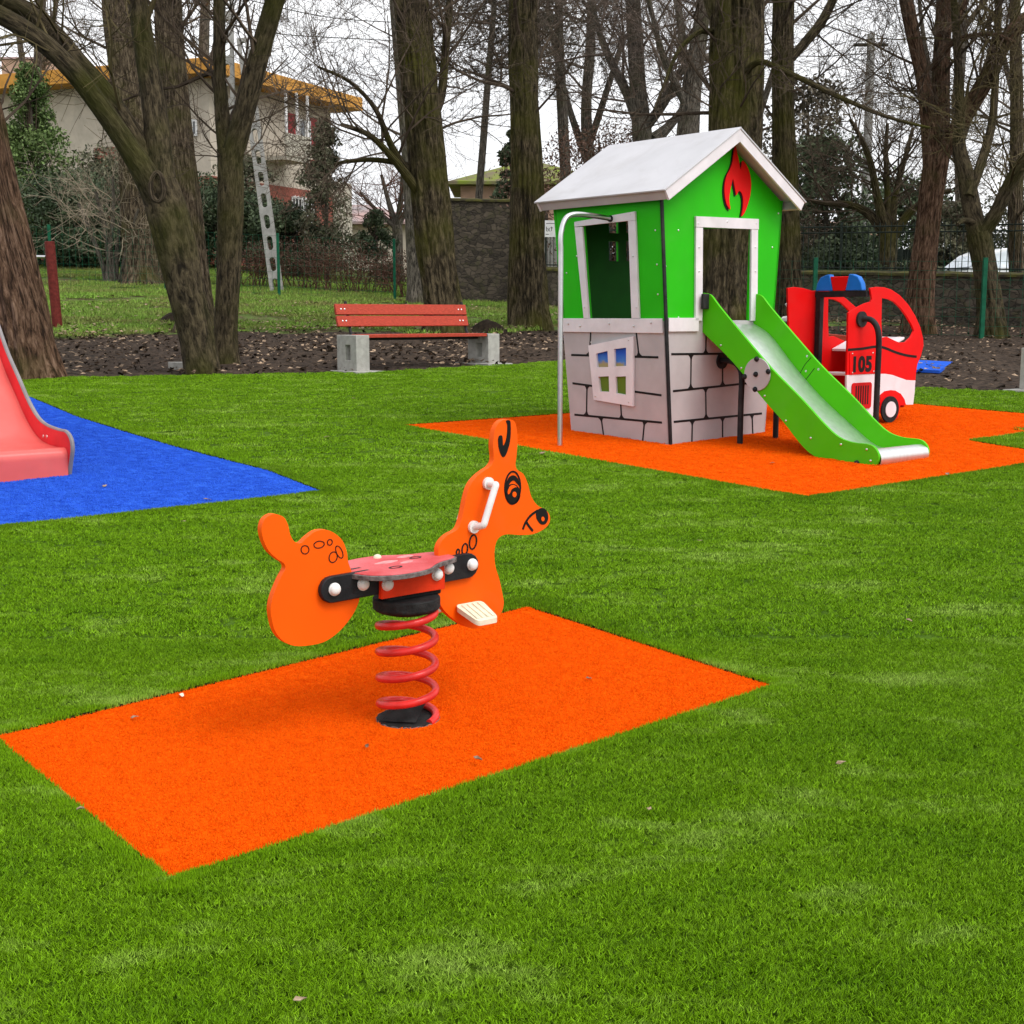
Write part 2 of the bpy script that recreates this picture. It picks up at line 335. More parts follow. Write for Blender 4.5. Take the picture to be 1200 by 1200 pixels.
M['park_blade'] = turfmat('park_grass_blades', (.21, .18, .07), (.16, .26, .04), (.16, .33, .035), island=.45, big=.5)
def groundmat():
    m = bpy.data.materials.new('soil_and_grass'); m.use_nodes = True; t = m.node_tree; b = t.nodes['Principled BSDF']; l = t.links.new
    b.inputs['Roughness'].default_value = .95; b.inputs['Specular IOR Level'].default_value = .15
    ge = t.nodes.new("ShaderNodeNewGeometry")
    def nzn(s, d=8):
        n = t.nodes.new("ShaderNodeTexNoise"); n.inputs['Scale'].default_value = s; n.inputs['Detail'].default_value = d; l(ge.outputs['Position'], n.inputs['Vector']); return n
    a = nzn(14); soil = t.nodes.new("ShaderNodeValToRGB"); soil.color_ramp.elements[0].color = (.018, .012, .008, 1); soil.color_ramp.elements[1].color = (.085, .058, .04, 1)
    soil.color_ramp.elements[0].position = .35; soil.color_ramp.elements[1].position = .72; l(a.outputs[0], soil.inputs[0])
    c = nzn(2.2); gr = t.nodes.new("ShaderNodeValToRGB"); e = gr.color_ramp.elements; e[0].color = (.085, .06, .03, 1); e[0].position = .36; e[1].color = (.10, .17, .03, 1); e[1].position = .62
    q = e.new(.46); q.color = (.10, .115, .035, 1); l(c.outputs[0], gr.inputs[0])
    at_ = t.nodes.new("ShaderNodeAttribute"); at_.attribute_name = 'grass'
    d = nzn(3.5); ad = t.nodes.new("ShaderNodeMath"); ad.operation = 'ADD'; l(at_.outputs['Fac'], ad.inputs[0])
    s2 = t.nodes.new("ShaderNodeMath"); s2.operation = 'MULTIPLY_ADD'; l(d.outputs[0], s2.inputs[0]); s2.inputs[1].default_value = 1.2; s2.inputs[2].default_value = -.6; l(s2.outputs[0], ad.inputs[1])
    mr = t.nodes.new("ShaderNodeMapRange"); mr.inputs['From Min'].default_value = .4; mr.inputs['From Max'].default_value = .6; l(ad.outputs[0], mr.inputs[0])
    mi = t.nodes.new("ShaderNodeMix"); mi.data_type = 'RGBA'; l(mr.outputs[0], mi.inputs[0]); l(soil.outputs[0], mi.inputs[6]); l(gr.outputs[0], mi.inputs[7]); l(mi.outputs[2], b.inputs['Base Color'])
    bp = t.nodes.new("ShaderNodeBump"); bp.inputs['Distance'].default_value = .06; bp.inputs['Strength'].default_value = 1; l(a.outputs[0], bp.inputs['Height']); l(bp.outputs[0], b.inputs['Normal'])
    return m
M['ground'] = groundmat()
M['litter'] = mat('leaf_litter', (.10, .06, .035), .85, col2=(.34, .25, .17), scale=40, island=.55, spec=.2)
M['soil_dark'] = mat('dark_soil', (.02, .014, .009), .95, .4, 15, .8, 30)

# ------------------------------------------------------------------ ground, turf, mats
def interp_edge(pts, x):
    if x <= pts[0][0]: return pts[0][1]
    for a, b in zip(pts, pts[1:]):
        if x <= b[0]: return a[1]+(b[1]-a[1])*(x-a[0])/(b[0]-a[0])
    return pts[-1][1]
def p2(px, py): q = P(px, py); return (q.x, q.y)
TURF_EDGE = [(-11, 13.6), p2(0, 444), p2(430, 437), p2(600, 427.5), p2(660, 423), (1.9, 17.6), (2.7, 15.9), p2(1075, 455), p2(1200, 460), (9, 11.2)]
SOIL_EDGE = [(-16, 22.0), p2(90, 397), p2(200, 392), p2(300, 391), p2(400, 390), p2(500, 393), p2(600, 391), p2(650, 388), (1.8, 25), (9, 26)]
def axis(lo, hi, f0, f1, fine, coarse):
    o = []; v = lo
    while v < hi:
        o.append(v); v += fine if f0 <= v < f1 else coarse*(1 if -40 < v < 70 else 12)
    o.append(hi); return o
xs = axis(-300, 300, -13, 11, .14, 1.2); ys = axis(-60, 520, 12.5, 27, .12, 1.0)
mb = MB(); gv = []; att = []
for y in ys:
    for x in xs:
        z = G(x, y)-.014; te = interp_edge(TURF_EDGE, x); se = interp_edge(SOIL_EDGE, x)
        k = sm(te+.05, te+.5, y)*(1-sm(38, 44, y))
        n_ = noise.noise(Vector((x*.9, y*.9, 0)))*.05+noise.noise(Vector((x*4, y*4, 3)))*.03+noise.noise(Vector((x*11, y*11, 8)))*.016
        gv.append((x, y, z+k*(n_+.02))); att.append(sm(se-.6, se+1.0, y) if y > 10 else 0)
nx = len(xs)
me = bpy.data.meshes.new('ground'); me.from_pydata(gv, [], [(j*nx+i, j*nx+i+1, (j+1)*nx+i+1, (j+1)*nx+i) for j in range(len(ys)-1) for i in range(nx-1)])
a_ = me.attributes.new('grass', 'FLOAT', 'POINT'); a_.data.foreach_set('value', att)
me.polygons.foreach_set('use_smooth', [True]*len(me.polygons)); me.materials.append(M['ground'])
o = bpy.data.objects.new('ground', me); COL.objects.link(o); o['kind'] = 'structure'
NEAR = [p2(-6, 866), p2(200, 1033), p2(905, 806), p2(618, 713)]
e1 = Vector(p2(1200, 545)); du = Vector((UR.x, UR.y)); 
HOUSE_MAT = [p2(472, 499), p2(560, 515), p2(700, 541), p2(945, 584), tuple(e1), tuple(e1+du*1.6), tuple(e1+du*1.6+Vector((-.5, .55))), p2(1200, 527.5), p2(1134, 517), p2(1200, 508.5), (5.6, 10.9), p2(1200, 485.5), p2(1070, 474), (3.0, 12.35), (1.6, 12.0), p2(655, 486)]
BLUE = [p2(-250, 645), p2(0, 618), p2(190, 598), p2(377, 577), p2(313, 552), p2(257, 538), p2(200, 523), p2(147, 507), p2(90, 489), p2(33, 465), p2(-30, 446), p2(-300, 470)]
def plane_poly(name, pts, holes, m, dz, grow=0):
    loops = [pts]+holes; vs = [Vector((p[0], p[1], SL*p[1]+dz)) for l in loops for p in l]
    tr = tessellate_polygon([[Vector((p[0], p[1], 0)) for p in l] for l in loops])
    mbb = MB().add(vs, tr); ob = mbb.build(name, m, smooth=False, recalc=False)
    for p in ob.data.polygons:
        if p.normal.z < 0: p.flip()
    ob['kind'] = 'structure'; return ob
def grown(pts, d):
    c = Vector((sum(p[0] for p in pts)/len(pts), sum(p[1] for p in pts)/len(pts))); o = []
    A = sum(pts[i-1][0]*pts[i][1]-pts[i][0]*pts[i-1][1] for i in range(len(pts))); sg = 1 if A > 0 else -1
    for i in range(len(pts)):
        a, b, e = Vector(pts[i-1]), Vector(pts[i]), Vector(pts[(i+1) % len(pts)])
        t1 = (b-a).normalized(); t2 = (e-b).normalized(); n1 = Vector((t1.y, -t1.x))*sg; n2 = Vector((t2.y, -t2.x))*sg
        nn = (n1+n2); nn = nn.normalized()*d/max(.35, nn.normalized().dot(n1)); o.append(tuple(b+nn))
    return o
turf_out = [(-11, .3)]+[(9, .3)]+TURF_EDGE[::-1]
plane_poly('turf', turf_out, [grown(NEAR, .004), grown(HOUSE_MAT, .006), grown(BLUE, .006)], M['turf'], -.003)
plane_poly('orange_safety_mat', NEAR, [], M['mat_orange'], .004)
plane_poly('orange_safety_mat', HOUSE_MAT, [], M['mat_orange'], .004)
plane_poly('blue_safety_mat', BLUE, [], M['mat_blue'], .004)
M['turf_cut'] = mat('turf_cut_edge', (.012, .012, .006), .95, .5, 30)
for poly, gr in ((NEAR, .006), (HOUSE_MAT, .008), (BLUE, .008)):
    mbe = MB(); lp = []
    for i in range(len(poly)):
        a, b = Vector(poly[i-1]), Vector(poly[i]); n_ = max(2, int((b-a).length/.04))
        lp += [a.lerp(b, k/n_) for k in range(n_)]
    lp = grown([tuple(p) for p in lp], gr); m_ = len(lp); vs = []
    for (x, y) in lp:
        j = .004*noise.noise(Vector((x*23, y*23, 0)))
        for d_, h_ in ((0, -.012), (0, .010+j*1.3), (.003, .009), (.003, -.012)):
            vs.append((x+j, y+d_*.7, SL*y+h_))
    setup(mbe.add(vs, [(i*4+k, i*4+k+1, ((i+1) % m_)*4+k+1, ((i+1) % m_)*4+k) for i in range(m_) for k in range(3)]).build('turf_edge', M['turf_cut'], smooth=False), kind='structure')
q = [P(1072, 436), P(1101, 437.5), P(1116, 427), P(1070, 424.5)]
mb = MB().add([v+Z*.034 for v in q]+[v+Z*.0 for v in q], [(0, 1, 2, 3), (0, 4, 5, 1), (1, 5, 6, 2), (2, 6, 7, 3), (3, 7, 4, 0), (7, 6, 5, 4)]); setup(mb.build('blue_floor_slab', M['mat_blue']), kind='structure')

def inside(poly, X, Y):
    r = np.zeros(len(X), bool); n = len(poly)
    for i in range(n):
        x0, y0 = poly[i-1]; x1, y1 = poly[i]
        c = ((y0 > Y) != (y1 > Y)) & (X < (x1-x0)*(Y-y0)/(y1-y0+1e-12)+x0); r ^= c
    return r
def pile(name, X, Y, m, size, per, h, rad, tilt, kind='stuff', zoff=0, hilly=False, mix=.25):
    """stuff: many short blades, one small tuft of cones set out on the points"""
    Zs = np.array([G(x, y) for x, y in zip(X, Y)])+zoff if hilly else SL*Y+zoff
    me = bpy.data.meshes.new(name); me.vertices.add(len(X)); me.vertices.foreach_set('co', np.stack([X, Y, Zs], 1).astype(np.float32).ravel()); me.update()
    me.materials.append(m)
    ob = bpy.data.objects.new(name, me); COL.objects.link(ob); ob['kind'] = kind
    g = bpy.data.node_groups.new(name, 'GeometryNodeTree'); g.interface.new_socket('Geometry', in_out='INPUT', socket_type='NodeSocketGeometry'); g.interface.new_socket('Geometry', in_out='OUTPUT', socket_type='NodeSocketGeometry')
    n = g.nodes.new; l = g.links.new
    gi = n('NodeGroupInput'); go = n('NodeGroupOutput')
    gd = n('GeometryNodeMeshGrid'); gd.inputs['Size X'].default_value = size; gd.inputs['Size Y'].default_value = size; gd.inputs['Vertices X'].default_value = 2; gd.inputs['Vertices Y'].default_value = 2
    dp = n('GeometryNodeDistributePointsOnFaces'); dp.inputs['Density'].default_value = per/size**2
    l(gd.outputs[0], dp.inputs[0])
    co = n('GeometryNodeMeshCone'); co.inputs['Vertices'].default_value = 3; co.inputs['Radius Bottom'].default_value = rad; co.inputs['Depth'].default_value = h; co.fill_type = 'NONE'
    ip = n('GeometryNodeInstanceOnPoints'); l(dp.outputs[0], ip.inputs['Points']); l(co.outputs[0], ip.inputs['Instance'])
    rv = n('FunctionNodeRandomValue'); rv.data_type = 'FLOAT_VECTOR'; rv.inputs[0].default_value = (-tilt, -tilt, 0); rv.inputs[1].default_value = (tilt, tilt, 6.28)
    rs = n('FunctionNodeRandomValue'); rs.data_type = 'FLOAT_VECTOR'; rs.inputs[0].default_value = (.7, .7, .6); rs.inputs[1].default_value = (1.3, 1.3, 1.25); rs.inputs['Seed'].default_value = 3
    l(rv.outputs[0], ip.inputs['Rotation']); l(rs.outputs[0], ip.inputs['Scale'])
    re = n('GeometryNodeRealizeInstances'); l(ip.outputs[0], re.inputs[0])
    sm_ = n('GeometryNodeSetMaterial'); sm_.inputs['Material'].default_value = m; l(re.outputs[0], sm_.inputs[0])
    i2 = n('GeometryNodeInstanceOnPoints'); l(gi.outputs[0], i2.inputs['Points']); l(sm_.outputs[0], i2.inputs['Instance'])
    r2 = n('FunctionNodeRandomValue'); r2.data_type = 'FLOAT_VECTOR'; r2.inputs[0].default_value = (SL-.03, -.03, 0); r2.inputs[1].default_value = (SL+.03, .03, 6.28); r2.inputs['Seed'].default_value = 11
    s2 = n('FunctionNodeRandomValue'); s2.data_type = 'FLOAT'; s2.inputs[2].default_value = 1-mix; s2.inputs[3].default_value = 1+mix; s2.inputs['Seed'].default_value = 5
    l(r2.outputs[0], i2.inputs['Rotation']); l(s2.outputs[1], i2.inputs['Scale']); l(i2.outputs[0], go.inputs[0])
    md = ob.modifiers.new('blades', 'NODES'); md.node_group = g
    return ob
def scatter(x0, x1, y0, y1, step, slope=None):
    nx_, ny_ = int((x1-x0)/step), int((y1-y0)/step)
    X, Y = np.meshgrid(x0+step*(np.arange(nx_)+.5), y0+step*(np.arange(ny_)+.5)); X = X.ravel()+RNG.uniform(-.38, .38, X.size)*step; Y = Y.ravel()+RNG.uniform(-.38, .38, Y.size)*step
    k = np.abs(X) < .55*Y+1.0
    return X[k], Y[k]
TO = turf_out
def on_turf(X, Y, m=.01):
    k = inside(TO, X, Y)
    for q in (NEAR, HOUSE_MAT, BLUE): k &= ~inside(grown(q, m), X, Y)
    return X[k], Y[k]
def edge_points(poly, step, off, y0, y1):
    A = sum(poly[i-1][0]*poly[i][1]-poly[i][0]*poly[i-1][1] for i in range(len(poly))); sg = 1 if A > 0 else -1; o = []
    for i in range(len(poly)):
        a, b = Vector(poly[i-1]), Vector(poly[i]); L_ = (b-a).length; t = (b-a)/max(L_, 1e-6); nn = Vector((t.y, -t.x))*sg
        for k in range(int(L_/step)):
            for f in off:
                q = a+t*step*(k+random.random())+nn*f
                if y0 <= q.y < y1 and abs(q.x) < .55*q.y+1: o.append(q)
    for p in poly:
        R_ = max(abs(f) for f in off)*1.5
        for _ in range(int(6.3*(R_/step)**2)+4):
            q = Vector(p)+Vector((random.uniform(-R_, R_), random.uniform(-R_, R_)))
            if y0 <= q.y < y1: o.append(q)
    return np.array([q.x for q in o]), np.array([q.y for q in o])
ALLM = (NEAR, HOUSE_MAT, BLUE)
def turf_zone(y0, y1, x0, x1, step, size, per, h, rad, esz, eper):
    X, Y = on_turf(*scatter(x0, x1, y0, y1, step), m=size*.62); pile('turf_pile', X, Y, M['blade'], size, per, h, rad, .95, zoff=.006, mix=.15)
    E = [edge_points(q, esz*.6, [esz*(.62+.62*j) for j in range(int(size*.62/esz/.62)+1)], y0, y1) for q in ALLM]
    X = np.concatenate([e[0] for e in E]); Y = np.concatenate([e[1] for e in E])
    if len(X): X, Y = on_turf(X, Y, esz*.4); pile('turf_pile', X, Y, M['blade'], esz, eper, h, rad, .5, zoff=.006, mix=.1)
turf_zone(1.4, 4.6, -4, 4, .040, .06, 150, .014, .0015, .018, 18)
turf_zone(4.6, 8.6, -6, 6, .075, .10, 160, .016, .0022, .030, 20)
turf_zone(8.6, 18.5, -10, 8.5, .14, .19, 150, .019, .0038, .050, 16)
X, Y = scatter(-2, 2, 2.5, 5.2, .030); k = inside(grown(NEAR, -.032), X, Y); X, Y = X[k], Y[k]; fc = P(478, 843); k = np.hypot(X-fc.x, Y-fc.y) > .105; X, Y = X[k], Y[k]
pile('orange_pile', X, Y, M['mat_blade'], .05, 110, .005, .0013, .9, zoff=.005, mix=.05)
X, Y = edge_points(NEAR, .010, (-.008, -.018, -.028), 0, 9); k = inside(grown(NEAR, -.004), X, Y); X, Y = X[k], Y[k]; pile('orange_pile', X, Y, M['mat_blade'], .014, 14, .006, .0012, .6, zoff=.005, mix=.1)
for nm, poly, m_ in (('orange_pile', HOUSE_MAT, M['mat_blade']), ('blue_pile', BLUE, M['blue_blade'])):
    X, Y = scatter(-9, 7, 6, 14, .075); k = inside(grown(poly, -.075), X, Y); pile(nm, X[k], Y[k], m_, .12, 130, .007, .0026, .9, zoff=.005, mix=.05)
    X, Y = edge_points(poly, .03, (-.02, -.045), 0, 20); k = inside(grown(poly, -.012), X, Y); X, Y = X[k], Y[k]; pile(nm, X, Y, m_, .035, 16, .007, .0026, .6, zoff=.005, mix=.05)
X, Y = scatter(-26, 12, 18, 60, .34)
K = []
for x, y in zip(X, Y):
    se = interp_edge(SOIL_EDGE, x); n_ = noise.noise(Vector((x*.5, y*.5, 4)))
    K.append(y > se+n_*1.6+.2 and n_+.35*noise.noise(Vector((x*2, y*2, 0))) > -.28 and (y < 47) and not (x > 5 and y > 24))
K = np.array(K); X, Y = X[K], Y[K]
pile('park_grass', X, Y, M['park_blade'], .42, 70, .075, .011, .75, zoff=.03, hilly=True, mix=.35)
# leaf litter on the soil bed and under the trees
mb = MB()
for _ in range(15000):
    x = random.uniform(-12, 9.5); te = interp_edge(TURF_EDGE, x); se = interp_edge(SOIL_EDGE, x)
    y = random.uniform(te+.05, se+.8) if random.random() < .55 else se+10*random.random()**1.5
    if noise.noise(Vector((x*.7, y*.7, 2))) < random.uniform(-.5, .35): continue
    c = Vector((x, y, G(x, y)+.03+random.uniform(0, .03)+(.04 if y > se else 0))); s_ = random.uniform(.018, .05)
    a = random.uniform(0, 6.28); u = Vector((cos(a), sin(a), random.uniform(-.4, .4))); v = Vector((-sin(a), cos(a), random.uniform(-.5, .5)))*.6
    mb.add([c-u*s_, c-v*s_+Z*.004, c+u*s_, c+v*s_+Z*.008], [(0, 1, 2, 3)])
setup(mb.build('leaf_litter', M['litter'], smooth=False, recalc=False), kind='stuff')
mb = MB()
for _ in range(2600):
    x = random.uniform(-12, 9.5); te = interp_edge(TURF_EDGE, x); se = interp_edge(SOIL_EDGE, x); y = random.uniform(te+.05, se+.4)
    c = Vector((x, y, G(x, y)+.012)); r = random.uniform(.012, .05)
    vs = [c+Vector((random.uniform(-1, 1), random.uniform(-1, 1), random.uniform(-.3, 1)))*r for _ in range(6)]
    mb.add(vs, [(0, 1, 2), (0, 2, 3), (0, 3, 4), (0, 4, 1), (5, 2, 1), (5, 3, 2), (5, 4, 3), (5, 1, 4)])
setup(mb.build('soil_clods', M['soil_dark'], smooth=False), kind='stuff')
def mound(px, py, r, h, label):
    c = P(px, py); mb = MB(); n, k = 22, 8; vs = []
    for i in range(k):
        f = i/(k-1)
        for j in range(n):
            a = 2*pi*j/n; rr = r*f*(1+.2*noise.noise(Vector((cos(a)*2, sin(a)*2, px))))
            x, y = c.x+rr*cos(a)*1.3, c.y+rr*sin(a); vs.append((x, y, G(x, y)-.02+h*(cos(f*pi)*.5+.5)+.04*noise.noise(Vector((x*7, y*7, 1)))))
    fs = [(i*n+j, i*n+(j+1) % n, (i+1)*n+(j+1) % n, (i+1)*n+j) for i in range(k-1) for j in range(n)]
    setup(mb.add(vs, fs).build('soil_mound', M['soil_dark']), label, 'mound')
mound(571, 391, .42, .26, 'small dark molehill behind the right end of the red bench')
mound(204, 380, .38, .24, 'dark molehill on the grass left of the mossy forked trunk')

# ------------------------------------------------------------------ spring rider
def rider():
    O = P(478, 843); t = thing('spring_rider', O, 'orange fawn shaped spring rider with red seat on a coiled red spring', 'spring rider')
    pf = plane_fn(O, UR, Z, N)
    def zp(zx, zy, w=.0):                      # zoomed view of the photograph -> plane coordinates
        return onp(300+zx*.3, 480+zy*.3, O+N*w, UR, Z)
    rear = [(75,408),(108,420),(125,450),(134,488),(150,515),(175,522),(200,500),(235,475),(275,470),(310,485),(340,515),(356,560),(362,600),(395,690),(405,735),(385,790),(350,840),(310,880),(265,908),(210,921),(150,923),(105,903),(75,865),(61,815),(58,770),(70,720),(95,660),(115,622),(108,600),(85,585),(50,552),(30,510),(22,470),(30,435),(50,415)]
    front = [(985,38),(1008,45),(1018,70),(1022,120),(1018,180),(1014,215),(1022,236),(1045,252),(1062,290),(1076,340),(1100,374),(1130,390),(1148,415),(1145,445),(1120,470),(1080,487),(1030,490),(985,487),(958,494),(940,515),(932,555),(935,610),(950,660),(963,720),(968,760),(955,800),(920,835),(880,852),(845,855),(800,838),(755,805),(725,770),(709,725),(709,650),(714,590),(713,545),(725,515),(750,490),(785,470),(800,440),(812,390),(820,350),(835,300),(860,265),(890,240),(916,222),(929,195),(926,140),(930,100),(940,65),(960,43)]
    w1 = .011
    def outline(l): return [(p.x, p.y) for p in spline([Vector((*zp(*q, w1), 0)) for q in l], 4, True)]
    ro = MB().plate(outline(rear), pf, -.011, w1).build('rear_panel', M['orange'], t, bevel=.003)
    fo = MB().plate(outline(front), pf, -.011, w1).build('front_panel', M['orange'], t, bevel=.003)
    def mk(pts, name, par, sp=True, wz=.0016, holes=()):
        f = lambda l: [(p.x, p.y) for p in spline([Vector((*zp(*q, w1), 0)) for q in l], 3, True)] if sp else [zp(*q, w1) for q in l]
        return MB().plate(f(pts), pf, w1-.001, w1+wz, [f(h) for h in holes]).build(name, M['black_mark'] if wz < .0022 else M['orange'], par)
    mk([(976,44),(990,42),(994,60),(993,110),(985,150),(972,182),(960,182),(949,155),(945,118),(950,102),(960,102),(963,120),(964,140),(973,128),(980,95),(981,60)], 'ear_marking', fo)
    ey = mk(ell(1002,305,33,67,.03), 'eye_marking', fo, False, holes=[ell(1002,305,27,60,.03)])
    mk(ell(1002,330,30,40), 'eye_marking', fo, False)
    mk([(975,300),(985,268),(1005,256),(1022,270),(1031,300),(1022,292),(1006,276),(990,288),(980,312)], 'eye_marking', fo)
    mk([(982,318),(990,300),(1004,294),(1017,302),(1008,304),(996,312),(990,326),(983,330)], 'eye_highlight', fo, True, .0026)
    mk(ell(1008,331,8,11), 'eye_highlight', fo, False, .0026)
    mk([(1095,400),(1108,386),(1126,386),(1138,404),(1140,428),(1130,446),(1114,448),(1100,434),(1094,418)], 'nose_marking', fo)
    mk(ell(1119,427,6,9), 'nose_highlight', fo, False, .0026)
    sw = .0075
    def line(pts, par, name, wd=sw):
        l = spline([Vector((*zp(*q, w1), 0)) for q in pts], 4); MB().strip([(p.x, p.y) for p in l], pf, wd, w1-.001, w1+.0016).build(name, M['black_mark'], par)
    line([(1100,394),(1072,414),(1052,442),(1042,468)], fo, 'mouth_marking'); line([(1056,440),(1068,458),(1081,474)], fo, 'mouth_marking')
    for c in ((847,517,16,31),(815,545,13,25),(788,556,8,14)): mk(ell(*c, .15), 'spot_marking', fo, False, holes=[ell(c[0], c[1], c[2]-5, c[3]-6, .15)])
    for c in ((191,547,17,18,0),(246,527,22,15,-.2),(288,518,11,13,.2),(301,576,17,23,.3),(325,556,13,27,-.4)): mk(ell(*c), 'spot_marking', ro, False, holes=[ell(c[0], c[1], c[2]-3, c[3]-3.4, c[4])])
    # side boards, bolts, bracket
    for sd_ in (1, -1):
        a = Vector(zp(300,704,.03)); b = Vector(zp(832,610,.03)); d = (b-a).normalized(); nn = Vector((-d.y, d.x)); r = .0375; pts = []
        for k in range(9): an = pi/2+pi*k/8; pts.append(a+d*cos(an)*r+nn*sin(an)*r)
        for k in range(9): an = -pi/2+pi*k/8; pts.append(b+d*cos(an)*r+nn*sin(an)*r)
        w0, w2 = (.012, .030) if sd_ > 0 else (-.030, -.012)
        MB().plate([(p.x, p.y) for p in pts], pf, w0, w2).build('side_board', M['black'], t, bevel=.003)
        a3 = [zp(*q, .047) for q in ((492,652),(738,606),(740,700),(490,742))]
        w0, w2 = (.031, .047) if sd_ > 0 else (-.047, -.031)
        MB().plate(a3, pf, w0, w2).build('bracket', M['red_bracket'], t, bevel=.003)
    for (zx, zy, w0) in ((310,703,.030),(422,683,.030),(755,620,.030),(848,606,.030),(517,684,.047),(711,645,.047)):
        s, z = zp(zx, zy, w0+.006)
        MB().disc(pf(s, z, w0), N, .0185, .004, 20).dome(pf(s, z, w0+.004), N, .0165, .013, 20).build('bolt_cap', M['white_pl'], t)
        MB().disc(pf(s, z, -w0), -N, .0185, .004, 20).dome(pf(s, z, -w0-.004), -N, .0165, .013, 20).build('bolt_cap', M['white_pl'], t)
    # seat
    zs = .4745
    so_ = [(.165,.0),(.16,.05),(.13,.068),(.09,.078),(.05,.10),(.0,.135),(-.07,.145),(-.13,.13),(-.175,.09),(-.195,.03),(-.195,-.03),(-.175,-.09),(-.13,-.13),(-.07,-.145),(.0,-.135),(.05,-.10),(.09,-.078),(.13,-.068),(.16,-.05)]
    so_ = [(p.x, p.y) for p in spline([Vector((a, b, 0)) for a, b in so_], 3, True)]
    sf = lambda a, b, c: O+UR*(a-.012)+N*b+Z*(zs+c+a*.03)
    st = MB().plate(so_, sf, -.013, 0).build('seat', M['edge_grey'], t, bevel=.004)
    MB().plate([(a*.955, b*.945) for a, b in so_], sf, -.002, .0022).build('seat_top', M['red_seat'], st, bevel=.001)
    for c in ((-.06,.05,.022,.014),(.06,-.02,.02,.013)):
        MB().plate(ell(*c), sf, .001, .0032, [ell(c[0], c[1], c[2]*.72, c[3]*.66)]).build('seat_marking', M['black_mark'], st)
    for c in ([(-.08,-.03),(-.03,-.045),(.0,-.03),(-.01,-.015),(-.05,-.012)], [(.02,-.06),(.06,-.07),(.075,-.05),(.04,-.04)], [(-.02,.015),(.01,.0),(.03,.012),(.0,.028)]):
        MB().plate([(p.x, p.y) for p in spline([Vector((*q, 0)) for q in c], 3, True)], sf, .001, .0030).build('worn_patch', M['worn'], st)
    MB().dome(sf(-.02, -.1, .001), Z, .012, .012).build('seat_bolt', M['cream_pl'], st)
    # clamp block under the seat, spring, floor plate
    sl = lambda p, q: (q-p)
    ax = (UR, N, Z)
    MB().box(O+Z*.415+UR*.012, (.095, .029, .045), ax).build('clamp_block', M['rubber'], t, bevel=.006)
    MB().tube([O+Z*.322, O+Z*.332, O+Z*.340, O+Z*.372], [.055, .088, .099, .099], 32).build('spring_cap', M['rubber'], t, bevel=.004)
    R = .083; pts = []; rad = []; turns = 4.1; ztop = .325; zb = .004
    for i in range(int(turns*40)+1):
        th = 2*pi*i/40; f = i/(turns*40); pts.append(O+RT*R*cos(th)+Vector((0, -1, 0))*R*sin(th)+Z*(ztop+(zb-ztop)*f)); rad.append(.0115)
    MB().tube(pts, rad, 14).build('spring', M['red_spring'], t)
    MB().plate(ell(0, 0, .092, .087, 0, 40), lambda a, b, c: O+Vector((a, b, SL*b+c)), -.01, .008).build('floor_plate', M['rubber'], t, bevel=.003)
    mbp = MB(); 
    mbp.add([O+Vector(v) for v in ((-.08,-.05,.008),(.03,-.07,.010),(.06,.03,.055),(-.05,.05,.03),(-.01,-.01,.06))], [(0,1,4),(1,2,4),(2,3,4),(3,0,4),(3,2,1,0)])
    mbp.build('rubber_flap', M['rubber'], t, bevel=.004)
    rim = [(.093*cos(a), .088*sin(a)) for a in [2*pi*i/60 for i in range(60)]]
    MB().tube([O+Vector((x, y, SL*y+.004+.002*sin(i*1.7))) for i, (x, y) in enumerate(rim)]+[O+Vector((rim[0][0], rim[0][1], .004))], [.0022+.0012*abs(noise.noise(Vector((i*.9, 0, 0)))) for i in range(61)], 6).build('frayed_rim', M['edge_grey'], t)
    # handles and footrests on both sides
    h0 = zp(905,288,.012); h1 = zp(848,458,.012); e0 = zp(938,296,.06); e1_ = zp(892,448,.06)
    for sd_ in (1, -1):
        A = pf(*h0, .011*sd_); B = pf(*h1, .011*sd_); m_ = MB()
        C1 = pf(*e0, .058*sd_); C2 = pf(*e1_, .058*sd_)
        path = [A, A.lerp(C1, .55)+N*sd_*.012, C1, C1.lerp(C2, .15), C1.lerp(C2, .5), C1.lerp(C2, .85), C2, B.lerp(C2, .55)+N*sd_*.012, B]
        m_.tube(spline(path, 5), .0105, 14); m_.disc(A, N*sd_, .019, .010, 18); m_.disc(B, N*sd_, .019, .010, 18)
        m_.build('handle', M['white_pl'], t)
        fo_ = []
        s, z = zp(872, 782, .05); c = pf(s, z, 0)
        fp = lambda a, b, cc: pf(s-.012, z, 0)+UR*a+N*sd_*b+Z*(cc+.022-b*.36)
        pts = rrect(-.052, .012, .052, .108, .016); pts = [(a*(1-.25*max(0, (b-.02))/.1), b) for a, b in pts]
        fr = MB().plate(pts, fp, -.016, .0).build('footrest', M['cream_pl'], t, bevel=.005)
        for k in range(4): MB().box(fp(-.03+k*.02, .06, .001), (.0045, .04, .0025), (UR, (N*sd_-Z*.36).normalized(), (Z+N*sd_*.36).normalized())).build('grip_rib', M['cream_pl'], fr, bevel=.001)
rider()

